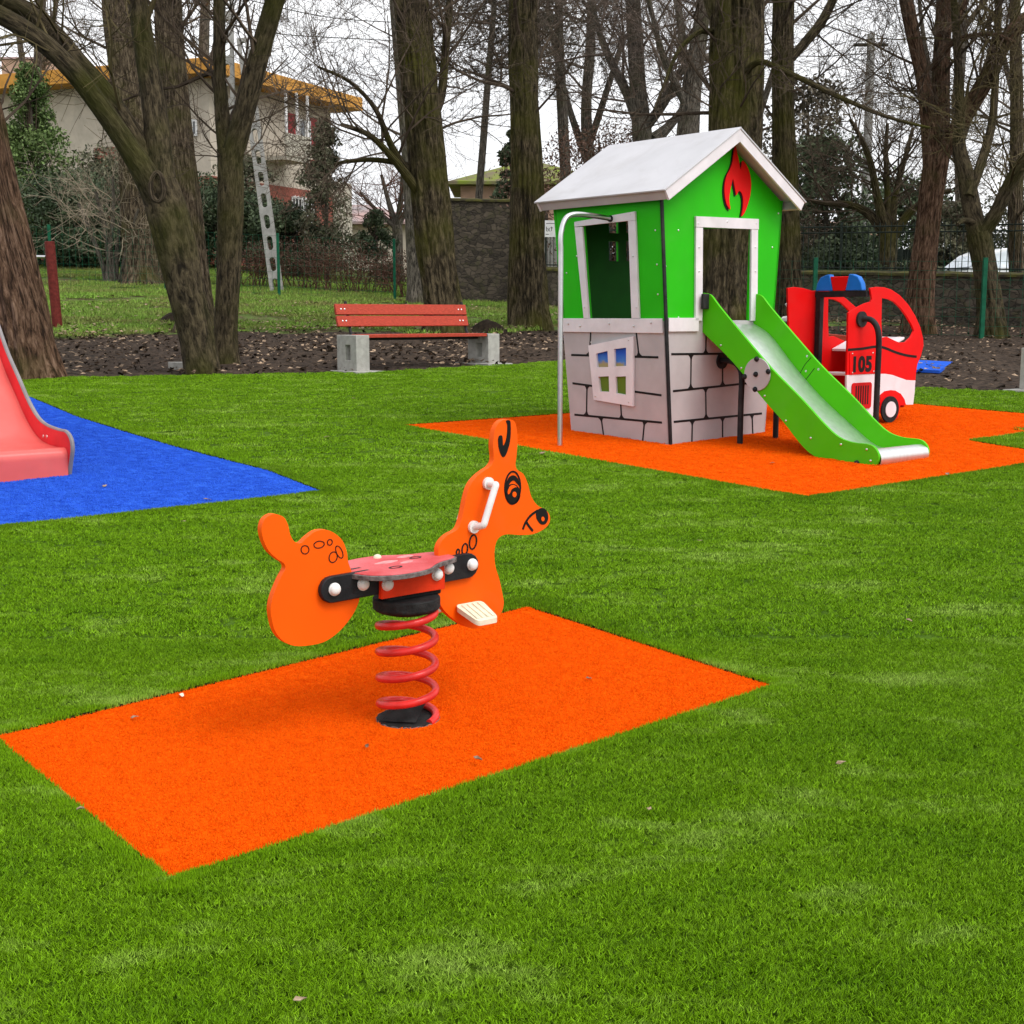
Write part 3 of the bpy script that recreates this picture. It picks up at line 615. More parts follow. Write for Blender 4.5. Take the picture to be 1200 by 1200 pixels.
# ------------------------------------------------------------------ playhouse with slide
def playhouse():
    C = P(785, 522); t = thing('playhouse', C, 'bright green playhouse with white gable roof, stone painted base and green slide', 'playhouse')
    LEAN = .078; W = 1.065; D = 1.03; ZB = .892; VL = Z-UR*LEAN
    HV = lambda zx, zy: (620+zx*.28333, 340+zy*.28333)           # lower zoom
    HU = lambda zx, zy: (620+zx*.28333, 140+zy*.28333)           # upper zoom
    ff = plane_fn(C, UR, Z, N)
    nl = (-UR-Z*LEAN).normalized(); lf = plane_fn(C, UL, VL, nl)
    fr = lambda px, py: onp(px, py, C, UR, Z); lr = lambda px, py: onp(px, py, C, UL, VL)
    a0 = lambda z: -LEAN*z; a1 = lambda z: W+LEAN*z
    E0 = onp(780, 222, C+N*.15, UR, Z); AP = onp(868, 148, C+N*.15, UR, Z); E1 = onp(943, 238, C+N*.15, UR, Z)
    ac = (E0[0]+E1[0])/2; za = AP[1]-.02; ze = (E0[1]+E1[1])/2
    sl_ = (za-ze)/(ac-E0[0])
    ztop = lambda a: za-.045-abs(a-ac)*sl_
    def gable(zlo):
        zl = 1.70
        for _ in range(12): zl = ztop(a0(zl))
        zr = 1.70
        for _ in range(12): zr = ztop(a1(zr))
        return [(a0(zlo), zlo), (a1(zlo), zlo), (a1(zr), zr), (ac, ztop(ac)), (a0(zl), zl)], zl
    gp, zl = gable(ZB+.002)
    d = [fr(821.5, 267), fr(880, 268.5)]; dz0 = ZB+.02; 
    door = [(d[0][0]+.01, ZB+.006), (d[1][0]-.005, ZB+.006), (d[1][0], d[1][1]), (d[0][0], d[0][1])]
    fw_ = MB().plate([gp[0], (door[0][0], gp[0][1]), door[3], door[2], (door[1][0], gp[0][1])]+gp[1:], ff, -.02, 0).build('front_wall', M['green'], t, bevel=.002)
    MB().plate([(a0(-.03), -.03), (a1(-.03), -.03), (a1(ZB), ZB), (a0(ZB), ZB)], ff, -.02, 0).build('front_base', M['stone_panel'], t, bevel=.002)
    # band
    MB().plate([(a0(ZB)+.02, ZB-.075), (d[0][0]-.02, ZB-.075), (d[0][0]-.02, ZB+.022), (a0(ZB)+.02, ZB+.022)], ff, .0005, .018).build('front_band', M['white_panel'], t, bevel=.002)
    # door frame
    jl = [fr(814,254), fr(822,254), fr(821,376), fr(813,376)]; jr = [fr(879,258), fr(886.5,258.5), fr(885.5,376), fr(878,376)]; hd = [fr(813.5,253.5), fr(887,256.8), fr(887,269), fr(813.5,266)]
    MB().plate(hd, ff, .001, .02).build('door_frame', M['white_panel'], t, bevel=.002)
    for j in (jl, jr):
        j = [(j[0][0], hd[2][1]-.002 if j is jr else hd[3][1]-.002), (j[1][0], hd[2][1]-.002 if j is jr else hd[3][1]-.002), j[2], j[3]]
        MB().plate(j, ff, .001, .018).build('door_frame', M['white_panel'], t, bevel=.002)
    # flame
    fl = [(848,112),(858,150),(864,178),(868,206),(873,195),(878,170),(895,190),(908,225),(913,265),(910,310),(900,350),(887,385),(873,401),(878,370),(880,330),(873,304),(862,297),(852,314),(847,290),(838,248),(833,265),(826,300),(823,335),(827,373),(812,352),(804,315),(803,275),(811,235),(826,205),(836,175),(840,145)]
    f2 = [fr(*HU(*q)) for q in fl]; fs_ = [(p.x, p.y) for p in spline([Vector((*q, 0)) for q in f2], 3, True)]
    MB().plate([(a-.012, b-.010) for a, b in fs_], ff, .0005, .006).build('flame_shadow_board', M['black_mark'], t)
    MB().plate(fs_, ff, .0065, .014).build('flame_emblem', M['red'], t, bevel=.001)
    # left and right walls (leaning outwards), back wall
    zw = zl-.005
    hw = D/2
    wo = [lr(675,260), lr(746,247.5), lr(751,374), lr(686,374)]; wi = [lr(684,263.5), lr(738,258.5), lr(742,373), lr(692,373)]
    win = [(wi[3][0], ZB+.004), (wi[2][0], ZB+.004), (wi[1][0], wi[1][1]), (wi[0][0], wi[0][1])]
    b1 = lambda z: D+.045*z
    win = sorted(win[:2])+[max(win[2:]), min(win[2:])]
    MB().plate([(.0, ZB+.002), (win[0][0], ZB+.002), win[3], win[2], (win[1][0], ZB+.002), (b1(ZB), ZB+.002), (b1(zw), zw), (-.0, zw)], lf, -.02, 0).build('side_wall', M['green'], t, bevel=.002)
    MB().plate([(.0, -.03), (b1(0), -.03), (b1(ZB), ZB), (.0, ZB)], lf, -.02, 0).build('side_base', M['stone_panel'], t, bevel=.002)
    bd = [(.02, ZB-.085), (b1(ZB)+.012, ZB-.085), (b1(ZB)+.012, ZB+.018), (.02, ZB+.018)]
    MB().plate(bd, lf, .001, .018).build('side_band', M['white_panel'], t, bevel=.002)
    MB().plate([wo[0], wo[1], (wo[1][0]-.0, wi[1][1]), (wo[0][0], wi[0][1]-.01)], lf, .001, .02).build('window_frame', M['white_panel'], t, bevel=.002)
    MB().plate([(wo[0][0], wi[0][1]-.012), (wi[0][0], wi[0][1]-.014), (wi[3][0], ZB+.02), (wo[3][0], ZB+.02)], lf, .001, .018).build('window_frame', M['white_panel'], t, bevel=.002)
    MB().plate([(wi[1][0], wi[1][1]-.002), (wo[1][0], wi[1][1]-.002), (wo[2][0], ZB+.02), (wi[2][0], ZB+.02)], lf, .001, .018).build('window_frame', M['white_panel'], t, bevel=.002)
    nr = (UR-Z*LEAN).normalized(); rf = plane_fn(C+UR*W, UL, Z+UR*LEAN, nr)
    MB().plate([(0, ZB+.002), (.07, ZB+.002), (.07, 1.62), (D-.12, 1.62), (D-.12, ZB+.002), (b1(ZB), ZB+.002), (b1(zw), zw), (0, zw)], rf, -.02, 0).build('side_wall', M['green'], t, bevel=.002)
    MB().plate([(0, -.0), (b1(0), .0), (b1(ZB), ZB), (0, ZB)], rf, -.02, 0).build('side_base', M['stone_panel'], t, bevel=.002)
    bkf = lambda a, b, c: C+UL*(D+.045*b)+UR*a+Z*b+UL*c
    br = lambda px, py: onp(px, py, C+UL*D, UR, Z+UL*.045)
    bw = []
    for x0, x1 in ((712.5, 724), (733, 747)):
        for y0, y1 in ((258, 273), (283, 306)): q0, q1 = br(x0, y1), br(x1, y0); bw.append([(q0[0], q0[1]), (q1[0], q0[1]), (q1[0], q1[1]), (q0[0], q1[1])])
    MB().plate(gp, bkf, -.012, -.001, bw).build('shade_liner', M['green_shade'], t)  # added liner, coloured dark to stand for the interior shade
    MB().plate(gp, bkf, 0, .02, bw).build('back_wall', M['green'], t, bevel=.002)
    MB().plate([(a0(0), .0), (a1(0), .0), (a1(ZB), ZB), (a0(ZB), ZB)], bkf, 0, .02).build('back_base', M['stone_panel'], t)
    MB().plate([(.0, 0), (1.14, 0), (1.14, D-.02), (0.0, D-.02)], lambda a, b, c: C+UR*(a-.04)+UL*(b+.022)+Z*(ZB-.03+c), 0, .02).build('platform_floor', M['black'], t)
    # corner strip
    MB().plate([(-.014, -.03), (.012, -.03), (.012, zw), (-.014, zw)], lambda a, b, c: C-UR*LEAN*b+UR*a+Z*b+N*c, .001, .016).build('corner_strip', M['black'], t, bevel=.002)
    for px in (0,):
        pass
    # mortar lines
    def mortar(lines_h, lines_v, rr, fn, name):
        k = 0
        for l in lines_h:
            MB().strip([rr(*HV(*q)) for q in l], fn, .016, -.001, .0016).build(name, M['black_mark'], t); 
        for l in lines_v:
            a, b = Vector(rr(*HV(*l[0]))), Vector(rr(*HV(*l[1]))); w_ = []; pts = []
            for k in range(15):
                f = k/14; pts.append(a.lerp(b, f)); e0_ = (1-f)*(b-a).length; e1_ = f*(b-a).length; x = .013
                if l[2] & 1: x += .055*max(0, 1-e1_/.035)**2
                if l[2] & 2: x += .055*max(0, 1-e0_/.035)**2
                w_.append(x)
            MB().strip(pts, fn, w_, -.001, .0024).build(name, M['black_mark'], t)
    mortar([[(175,268),(535,278)], [(180,385),(548,435)], [(188,515),(550,548)]],
           [((256,168),(250,268),2), ((443,168),(455,274),2), ((240,394),(238,518),3), ((376,412),(383,532),3), ((298,526),(310,610),1), ((478,542),(470,627),1)], lr, lf, 'mortar_line')
    mortar([[(588,265),(900,262)], [(595,418),(905,385)], [(598,545),(963,510)]],
           [((732,168),(730,262),2), ((670,266),(668,408),3), ((800,264),(800,394),3), ((730,406),(732,530),3), ((675,540),(673,627),1), ((800,527),(800,610),1), ((922,514),(925,597),1)], fr, ff, 'mortar_line')
    # tilted window board on the side base
    wb = [lr(*HV(*q)) for q in ((253,228),(438,190),(438,480),(275,452))]
    hl = [[lr(*HV(*q)) for q in h] for h in (((285,262),(333,250),(336,318),(290,318)), ((360,243),(410,237),(410,313),(362,315)), ((295,357),(338,355),(340,420),(302,418)), ((366,357),(409,355),(409,433),(368,425)))]
    wbo = MB().plate(wb, lf, .004, .022, hl).build('window_board', M['white_panel'], t, bevel=.002)
    pic = mat('window_picture', (.05, .16, .55), .5, .1)
    tt = pic.node_tree; bs = tt.nodes['Principled BSDF']; tcn = tt.nodes.new('ShaderNodeTexCoord'); sx = tt.nodes.new('ShaderNodeSeparateXYZ'); rp = tt.nodes.new('ShaderNodeValToRGB'); rp.color_ramp.interpolation = 'LINEAR'
    e = rp.color_ramp.elements; e[0].position = .0; e[0].color = (.10, .17, .02, 1); e[1].position = 1; e[1].color = (.02, .09, .5, 1)
    for po, c in ((.48, (.12, .20, .02)), (.55, (.32, .26, .12)), (.74, (.34, .27, .13)), (.80, (.06, .20, .55))):
        q = e.new(po); q.color = (*c, 1)
    mr = tt.nodes.new('ShaderNodeMapRange'); zz = [q[1] for h in hl for q in h]; mr.inputs['From Min'].default_value = min(zz); mr.inputs['From Max'].default_value = max(zz)
    nz = tt.nodes.new('ShaderNodeTexNoise'); nz.inputs['Scale'].default_value = 18; nm = tt.nodes.new('ShaderNodeMath'); nm.operation = 'MULTIPLY_ADD'; nm.inputs[1].default_value = .2
    tt.links.new(tcn.outputs['Object'], sx.inputs[0]); tt.links.new(sx.outputs['Z'], mr.inputs[0]); tt.links.new(tcn.outputs['Object'], nz.inputs['Vector']); tt.links.new(nz.outputs[0], nm.inputs[0]); tt.links.new(mr.outputs[0], nm.inputs[2])
    tt.links.new(nm.outputs[0], rp.inputs[0]); tt.links.new(rp.outputs[0], bs.inputs['Base Color'])
    cx = sum(q[0] for q in wb)/4; cz = sum(q[1] for q in wb)/4
    MB().plate([(cx+(q[0]-cx)*.9, cz+(q[1]-cz)*.9) for q in wb], lf, .0005, .0038).build('picture_pane', pic, wbo)
    # roof
    rl = onp(715, 172, C+N*.15+UR*ac+Z*za, UL, Z)[0]-.0
    BK = min(1.75, max(1.35, onp(633, 237, C+N*.15+UR*E0[0]+Z*ze, UL, Z)[0]))
    for sgn, ee, nm_ in ((-1, E0[0], 'roof_panel'), (1, 2*ac-E0[0], 'roof_panel')):
        A = C+N*.15+UR*ac+Z*za; B = C+N*.15+UR*ee+Z*ze; dn = (B-A); ln = dn.length; dn.normalize(); nn = UL.cross(dn); nn = nn if nn.z > 0 else -nn
        fn = plane_fn(A, UL, dn, nn)
        MB().plate([(-.006, -.012 if sgn < 0 else .006), (BK+.006, -.012 if sgn < 0 else .006), (BK+.006, ln+.012), (-.006, ln+.012)], fn, .001, .013).build('roof_panel', M['roof'], t, bevel=.002)
        # gable boards front and back
        for bb in (0, BK-.02):
            MB().plate([(bb, .0), (bb+.018, .0), (bb+.018, ln), (bb, ln)], fn, -.074, .0).build('gable_board', M['white_panel'], t, bevel=.002)
        # eave board
        MB().box(B+UL*(BK/2)-dn*.012-nn*.036, (BK/2-.022, .009, .034), (UL, dn, nn)).build('eave_board', M['stone_panel'], t, bevel=.002)
    # screws
    def scr(px, py, rr, fn, w0):
        s_, z_ = rr(px, py); MB().dome(fn(s_, z_, w0), (fn(0, 0, 1)-fn(0, 0, 0)), .0075, .005, 8).build('screw', M['steel'], t)
    for q in ((816,262),(850,260),(884,262),(817,290),(817,318),(883,290),(883,318)): scr(*q, fr, ff, .018)
    for q in ((800,220),(795,270),(780,312),(781,350),(905,290),(912,250),(795,372)): scr(*q, fr, ff, .0)
    for q in ((680,262),(741,251),(678,300),(744,300),(687,360),(748,360)): scr(*q, lr, lf, .018)
    for q in ((661,270),(664,320),(768,270),(770,310),(771,345)): scr(*q, lr, lf, 0)
    for q in ((668,379),(682,382),(716,379),(745,382),(765,378),(695,401),(739,398),(739,471),(700,464)): scr(*q, lr, lf, .02)
    # ---- slide
    A0, A1 = .335, .905
    sp_ = lambda zx, zy, a=A0: onp(780+zx*.26667, 310+zy*.26667, C+UR*a, N, Z)
    prof = [(150,132),(178,126),(205,138),(240,185),(350,318),(470,458),(600,590),(700,700),(760,755),(820,780),(895,790),(925,808),(940,842),(930,878),(905,889),(800,874),(700,858),(640,830),(590,780),(520,690),(440,600),(300,430),(165,295),(148,270),(147,200)]
    pp = [sp_(*q) for q in prof]; pp = [(p.x, p.y) for p in spline([Vector((*q, 0)) for q in pp], 4, True)]
    sl = MB()
    slide = thing_part = None
    f0 = lambda a: plane_fn(C+UR*a, N, Z, -UR)
    s0 = MB().plate(pp, f0(A0), -.01, .01).build('slide_side', M['green_slide'], t, bevel=.003)
    s1 = MB().plate(pp, f0(A1), -.01, .01).build('slide_side', M['green_slide'], t, bevel=.003)
    top = [(150,132),(240,185),(350,318),(470,458),(600,590),(700,700),(760,755),(820,780),(895,790)]
    tq = [Vector((*sp_(*q), 0)) for q in top]
    ch = []
    offs = [.15, .20, .215, .215, .20, .165, .115, .065, .034]
    for q, f in zip(tq, offs): ch.append(Vector((q.x, q.y-f, 0)))
    ch[0] = Vector((-.06, ch[1].y+.10, 0)); ch[0].y = min(ch[0].y, ZB+.02)
    e_ = ch[-1]; ch += [e_+Vector((.045, -.004, 0)), e_+Vector((.078, -.022, 0)), e_+Vector((.09, -.055, 0)), e_+Vector((.085, -.09, 0)), e_+Vector((.06, -.118, 0))]
    ch = spline(ch, 4); mbc = MB(); n = len(ch); vs = []
    for a in (A0+.0105, A1-.0105):
        for q in ch: vs.append(C+UR*a+N*q.x+Z*q.y)
    for a in (A0+.0105, A1-.0105):
        for q in ch: vs.append(C+UR*a+N*(q.x-.003)+Z*(q.y-.004))
    fs = []
    for i in range(n-1): fs += [(i, i+1, n+i+1, n+i), (2*n+i, 3*n+i, 3*n+i+1, 2*n+i+1), (i, 2*n+i, 2*n+i+1, i+1), (n+i, n+i+1, 3*n+i+1, 3*n+i)]
    fs += [(0, n, 3*n, 2*n), (n-1, 3*n-1, 4*n-1, 2*n-1)]
    mbc.add(vs, fs).build('slide_chute', M['steel_brushed'], t)
    # round cover plate with five bolts, screws along the panel, connector
    c = sp_(410, 482); MB().plate(ell(c[0], c[1], .115, .115, 0, 40), f0(A0), .011, .022).build('cover_disc', M['stone_panel'], t, bevel=.002)
    for zx, zy in ((410,415),(357,492),(406,482),(461,470),(403,548)):
        s_, z_ = sp_(zx, zy); MB().disc(f0(A0)(s_, z_, .022), -UR, .019, .006, 14).dome(f0(A0)(s_, z_, .028), -UR, .0165, .013, 14).build('cover_bolt', M['black'], t)
    for zx, zy in ((170,182),(247,355),(337,455),(440,577),(533,686),(642,762),(775,790),(888,812),(905,862)):
        s_, z_ = sp_(zx, zy); MB().dome(f0(A0)(s_, z_, .010), -UR, .009, .007, 10).build('screw', M['steel'], s0)
    for zx, zy in ((383,145),(383,175),(622,402),(672,460),(617,468)):
        s_, z_ = onp(780+zx*.26667, 310+zy*.26667, C+UR*(A1-.01), N, Z); MB().dome(f0(A1)(s_, z_, .010), -UR, .009, .006, 10).build('screw', M['steel'], s1)
    for l_ in ([(640,408),(612,440)], [(655,455),(612,512)], [(612,440),(590,480)]):
        q0, q1 = [onp(780+a*.26667, 310+b*.26667, C+UR*(A1-.01), N, Z) for a, b in l_]
        MB().strip([q0, q1], f0(A1), .005, .0095, .0112).build('panel_seam', M['black_mark'], s1)
    s_, z_ = sp_(150, 163); MB().box(C+UR*(A0-.022)+N*.045+Z*z_, (.050, .012, .055), (UR, N, Z)).build('slide_bracket', M['black'], t, bevel=.006)
    s_, z_ = sp_(845, 872); MB().dome(f0(A0)(s_, z_, .01), -UR, .02, .02).build('cover_bolt', M['black'], t)
    # black support tubes from the ground to the wall
    for k, aa in ((0, .50), (1, .86)):
        g = P(867, 521) if k == 0 else C+UR*(aa)+N*.27
        g = Vector((g.x, g.y, SL*g.y-.02)); f_ = fr(845, 423); wl = C+UR*(f_[0]+k*.36)+Z*f_[1]+N*.004; top = Vector((g.x, g.y, wl.z-.01))
        path = [g, g.lerp(top, .5), g.lerp(top, .86), top.lerp(wl, .22)-Z*.012, top.lerp(wl, .6)+Z*.01, wl]
        sp2 = MB().tube(spline(path, 6), .0215, 14).disc(wl, N, .058, .012, 22).build('support_tube', M['black'], t)
    # silver sliding pole
    g = P(656, 523); tp = lr(718, 256); end = lf(tp[0], tp[1], .022); zz = end.z
    ht = at(655, 268, g.y).z
    path = [g-Z*.05, g+Z*.5, g+Z*1.2, Vector((g.x, g.y, zz-.26)), Vector((g.x, g.y, zz-.13)), Vector((g.x, g.y, zz-.03)).lerp(end, .08), Vector((g.x, g.y, zz+.015)).lerp(end, .25), g.lerp(end, .6)*1.0, end]
    path[7] = Vector((*g.lerp(end, .6).xy, zz+.012))
    pl = MB().tube(spline(path, 6), .0185, 16).build('sliding_pole', M['steel'], t)
    MB().disc(end-nl*.004, nl, .024, .014, 18).build('pole_flange', M['black'], pl)
playhouse()

# ------------------------------------------------------------------ fire engine play panel
def fire_engine():
    T = P(1041, 496); t = thing('fire_engine', T, 'red and white play fire engine numbered 105 with blue lights', 'play fire engine')
    zp = lambda zx, zy, w=0: onp(920+zx/6, 310+zy/6, T+N*w, UR, Z)
    pf = plane_fn(T, UR, Z, N); DW = .52
    body = [(440,340),(470,320),(520,291),(560,272),(598,262),(606,242),(592,165),(640,157),(690,160),(740,175),(800,215),(860,280),(910,360),(945,440),(965,520),(968,570),(950,640),(925,700),(915,760),(910,815),(905,900),(895,985),(838,985),(825,950),(790,905),(735,890),(690,905),(650,985),(645,1080),(425,1085),(430,880),(434,600)]
    hole = [(675,236),(720,243),(760,262),(805,305),(850,365),(885,425),(901,465),(880,510),(842,546),(800,549),(760,532),(712,508),(676,514),(672,400)]
    def top_part(l):
        return [zp(*q) for q in l]
    bl = [(428,778),(560,768),(640,768),(700,768),(750,776),(800,795),(850,812),(911,815)]          # red/white boundary
    up_ = [q for q in body if q[1] < 800]; 
    red = [(440,340),(470,320),(520,291),(560,272),(598,262),(606,242),(592,165),(640,157),(690,160),(740,175),(800,215),(860,280),(910,360),(945,440),(965,520),(968,570),(950,640),(925,700),(915,760),(911,815)]+bl[-2::-1]
    white = bl+[(905,900),(895,985),(838,985),(825,950),(790,905),(735,890),(690,905),(650,985),(640,1080),(425,1085)]
    sh = MB().plate([zp(*q) for q in red], pf, -.009, .009, [[zp(*q) for q in hole]]).build('side_panel', M['red'], t, bevel=.002)
    MB().plate([zp(*q) for q in white], pf, -.009, .009).build('lower_panel', M['white_panel'], t, bevel=.002)
    arch = [(838,985),(825,945),(800,910),(765,890),(735,886),(700,895),(672,915),(660,985)]
    MB().plate([zp(*q) for q in [(840,988),(828,945),(803,908),(765,886),(735,882),(690,890),(660,915),(655,1040),(690,1080),(780,1080),(800,990)]], pf, .010, .016).build('wheel_arch', M['red'], t, bevel=.001)
    ln = [zp(*q, .01) for q in ((443,600),(540,592),(640,577),(700,586),(780,618),(860,640),(925,648))]
    MB().strip([(p.x, p.y) for p in spline([Vector((*q, 0)) for q in ln], 4)], pf, .02, .0085, .011).build('trim_line', M['black_mark'], t)
    c = zp(733,1018,.02); cw = zp(735,1020,.03)
    rx = abs(zp(792,1018,.02)[0]-c[0]); rz = abs(zp(733,1110,.02)[1]-c[1]); r_ = (rx+rz)/2
    wh = MB().plate(ell(c[0], c[1], rx, rz, 0, 40), pf, .0165, .032).build('wheel', M['tyre'], t, bevel=.003)
    MB().plate(ell(c[0], c[1], rx*.62, rz*.6, 0, 32), pf, .0325, .037).build('wheel_hub', M['white_panel'], wh, bevel=.001)
    # number plate
    n4 = [zp(*q, .014) for q in ((455,617),(634,607),(638,766),(456,776))]
    npl = MB().plate(n4, pf, .0095, .015).build('number_plate', M['red'], t, bevel=.0015)
    for q in ((474,628),(618,622),(624,752),(474,762)):
        s_, z_ = zp(*q, .015); MB().dome(pf(s_, z_, .015), N, .008, .004, 8).build('screw', M['steel'], npl)
    cu = bpy.data.curves.new('digits', 'FONT'); cu.body = '105'; cu.size = 1; cu.extrude = .01; cu.offset = .05; cu.align_x = 'CENTER'; cu.align_y = 'CENTER'; cu.space_character = 1.08
    tmp = bpy.data.objects.new('digits', cu); COL.objects.link(tmp); bpy.context.view_layer.update()
    me = bpy.data.meshes.new_from_object(tmp.evaluated_get(bpy.context.evaluated_depsgraph_get())); bpy.data.objects.remove(tmp)
    xs_ = [v.co.x for v in me.vertices]; ys_ = [v.co.y for v in me.vertices]; zs_ = [v.co.z for v in me.vertices]
    L0 = zp(480,700,.016); R0 = zp(610,695,.016); B0 = zp(545,757,.016); T0 = zp(545,642,.016)
    m_ = MB(); vs = []
    for v in me.vertices:
        s_ = L0[0]+(v.co.x-min(xs_))/(max(xs_)-min(xs_))*(R0[0]-L0[0]); z_ = B0[1]+(v.co.y-min(ys_))/(max(ys_)-min(ys_))*(T0[1]-B0[1])
        vs.append(pf(s_, z_, .0148+(v.co.z-min(zs_))*.12))
    m_.add(vs, [tuple(p.vertices) for p in me.polygons]).build('number_text', M['black_mark'], npl, smooth=False)
    # grille
    g4 = [zp(460,845,.012),(0,0)]; a = zp(462,1020,.012); b = zp(608,826,.012)
    gr = MB().plate(rrect(a[0], a[1], b[0], b[1], .025), pf, .0095, .018).build('grille', M['red_dark'], t, bevel=.002)
    for k in range(6):
        x = a[0]+(b[0]-a[0])*(.2+.12*k); MB().box(pf(x, (a[1]+b[1])/2+.005, .0185), ((b[0]-a[0])*.026, (b[1]-a[1])*.36, .0012), (UR, Z, N)).build('grille_slot', M['black_mark'], gr)
    # far panel, same family of shapes
    dn = -DW
    fpf = plane_fn(T-N*DW, UR, Z, N)
    bz = lambda q: zp(*q)
    far = [(392,150),(460,150),(560,165),(600,185),(592,165),(640,157),(690,160),(740,175),(800,215),(860,280),(910,360),(945,440),(965,520),(968,570),(950,640),(925,700),(911,815),(905,900),(895,985),(640,1080),(400,1085),(405,600)]
    far = [(392,158),(440,150),(500,158),(560,176),(640,178),(700,182),(740,195),(800,235),(860,290),(910,365),(945,440),(965,520),(968,570),(950,640),(925,700),(911,815),(905,900),(895,985),(640,1080),(405,1085),(400,600)]
    MB().plate([bz(q) for q in far], fpf, -.009, .009, [[bz(q) for q in hole]]).build('side_panel', M['red'], t, bevel=.002)
    # rear frame: black posts and beam, back panel, roof light bar
    xr = zp(598, 262)[0]; zt = zp(598, 205)[1]
    axs = (UR, N, Z); xb = xr-.015
    MB().box(T+UR*xb-N*(DW/2)+Z*zt, (.024, DW/2-.012, .024), axs).build('roof_beam', M['black'], t, bevel=.004)
    MB().box(T+UR*(xb)-N*(DW-.045)+Z*(zt/2-.02), (.024, .024, zt/2), axs).build('roof_post', M['black'], t, bevel=.004)
    bf = plane_fn(T+UR*(xb), -N, Z, -UR)          # light bar stands on the beam, facing the camera side
    def bar(x0, x1, zz, nm_, m_, rl, rr_):
        pts = [(x0, zt+.026), (x1, zt+.026), (x1-rr_*.7, zt+zz)] 
        pts = [(x0, zt+.026), (x1, zt+.026)]+([(x1-.01, zt+zz*.72), (x1-.045, zt+zz*.95), (x1-.09, zt+zz)] if rr_ else [(x1-.03, zt+zz)])+([(x0+.09, zt+zz), (x0+.045, zt+zz*.95), (x0+.01, zt+zz*.72)] if rl else [(x0+.03, zt+zz)])
        MB().plate(pts, bf, -.03, .03).build(nm_, m_, t, bevel=.006)
    w_ = DW-.07; x0 = .05
    bar(x0, x0+w_*.36, .155, 'blue_light', M['blue_pl'], False, False) if False else None
    a_, b_, c_, d_ = x0, x0+w_*.33, x0+w_*.66, x0+w_
    MB().plate([(a_, zt+.026), (b_+.01, zt+.026), (b_-.02, zt+.158), (a_+.10, zt+.155), (a_+.045, zt+.135), (a_+.012, zt+.085)], bf, -.03, .03).build('blue_light', M['blue_pl'], t, bevel=.006)
    MB().plate([(b_+.014, zt+.026), (c_-.014, zt+.026), (c_+.016, zt+.140), (b_-.016, zt+.140)], bf, -.026, .026).build('red_light', M['red'], t, bevel=.006)
    MB().plate([(c_-.01, zt+.026), (d_, zt+.026), (d_-.012, zt+.085), (d_-.045, zt+.135), (d_-.10, zt+.155), (c_+.02, zt+.158)], bf, -.03, .03).build('blue_light', M['blue_pl'], t, bevel=.006)
    # inside: white dashboard, bench board, front board
    xd = zp(800, 500)[0]
    MB().add([T+UR*(xd-.20)-N*.012+Z*.60, T+UR*(xd+.10)-N*.012+Z*.70, T+UR*(xd+.10)-N*(DW-.012)+Z*.70, T+UR*(xd-.20)-N*(DW-.012)+Z*.60,
              T+UR*(xd-.20)-N*.012+Z*.58, T+UR*(xd+.10)-N*.012+Z*.68, T+UR*(xd+.10)-N*(DW-.012)+Z*.68, T+UR*(xd-.20)-N*(DW-.012)+Z*.58], [(0,1,2,3),(7,6,5,4),(0,4,5,1),(1,5,6,2),(2,6,7,3),(3,7,4,0)]).build('dashboard', M['white_panel'], t, bevel=.003)
    MB().tube([T+UR*(xd-.15)-N*.2+Z*.62, T+UR*(xd-.17)-N*.2+Z*.72, T+UR*(xd-.15)-N*.2+Z*.76], [.012, .012, .02], 10).build('gear_lever', M['white_pl'], t)
    MB().tube([T+UR*(xd-.06)-N*.3+Z*.65, T+UR*(xd-.05)-N*.3+Z*.74], [.014, .012], 10).build('gear_lever', M['black'], t)
    MB().box(T+UR*(xb+.13)-N*(DW/2)+Z*.40, (.13, DW/2-.02, .01), axs).build('seat_board', M['white_panel'], t, bevel=.003)
    MB().box(T+UR*(xd+.13)-N*(DW/2)+Z*.38, (.012, DW/2-.012, .26), axs).build('front_board', M['red_dark'], t, bevel=.003)
    # bent black hand rail
    f_ = zp(532, 385, .01); wl = pf(f_[0], f_[1], .01); q_ = onp(1027, 475, T+N*.16, UR, Z); g = pf(q_[0], 0, .16); g.z = SL*g.y-.03
    tp = Vector((g.x, g.y, wl.z)); out = (tp-wl)
    path = [wl, wl+out*.25+Z*.005, wl+out*.62-Z*.012, wl+out*.90-Z*.075, tp-Z*.19, g.lerp(tp, .5), g]
    MB().tube(spline(path, 6), .023, 14).disc(wl, N, .062, .02, 22).build('hand_rail', M['black'], t)
fire_engine()

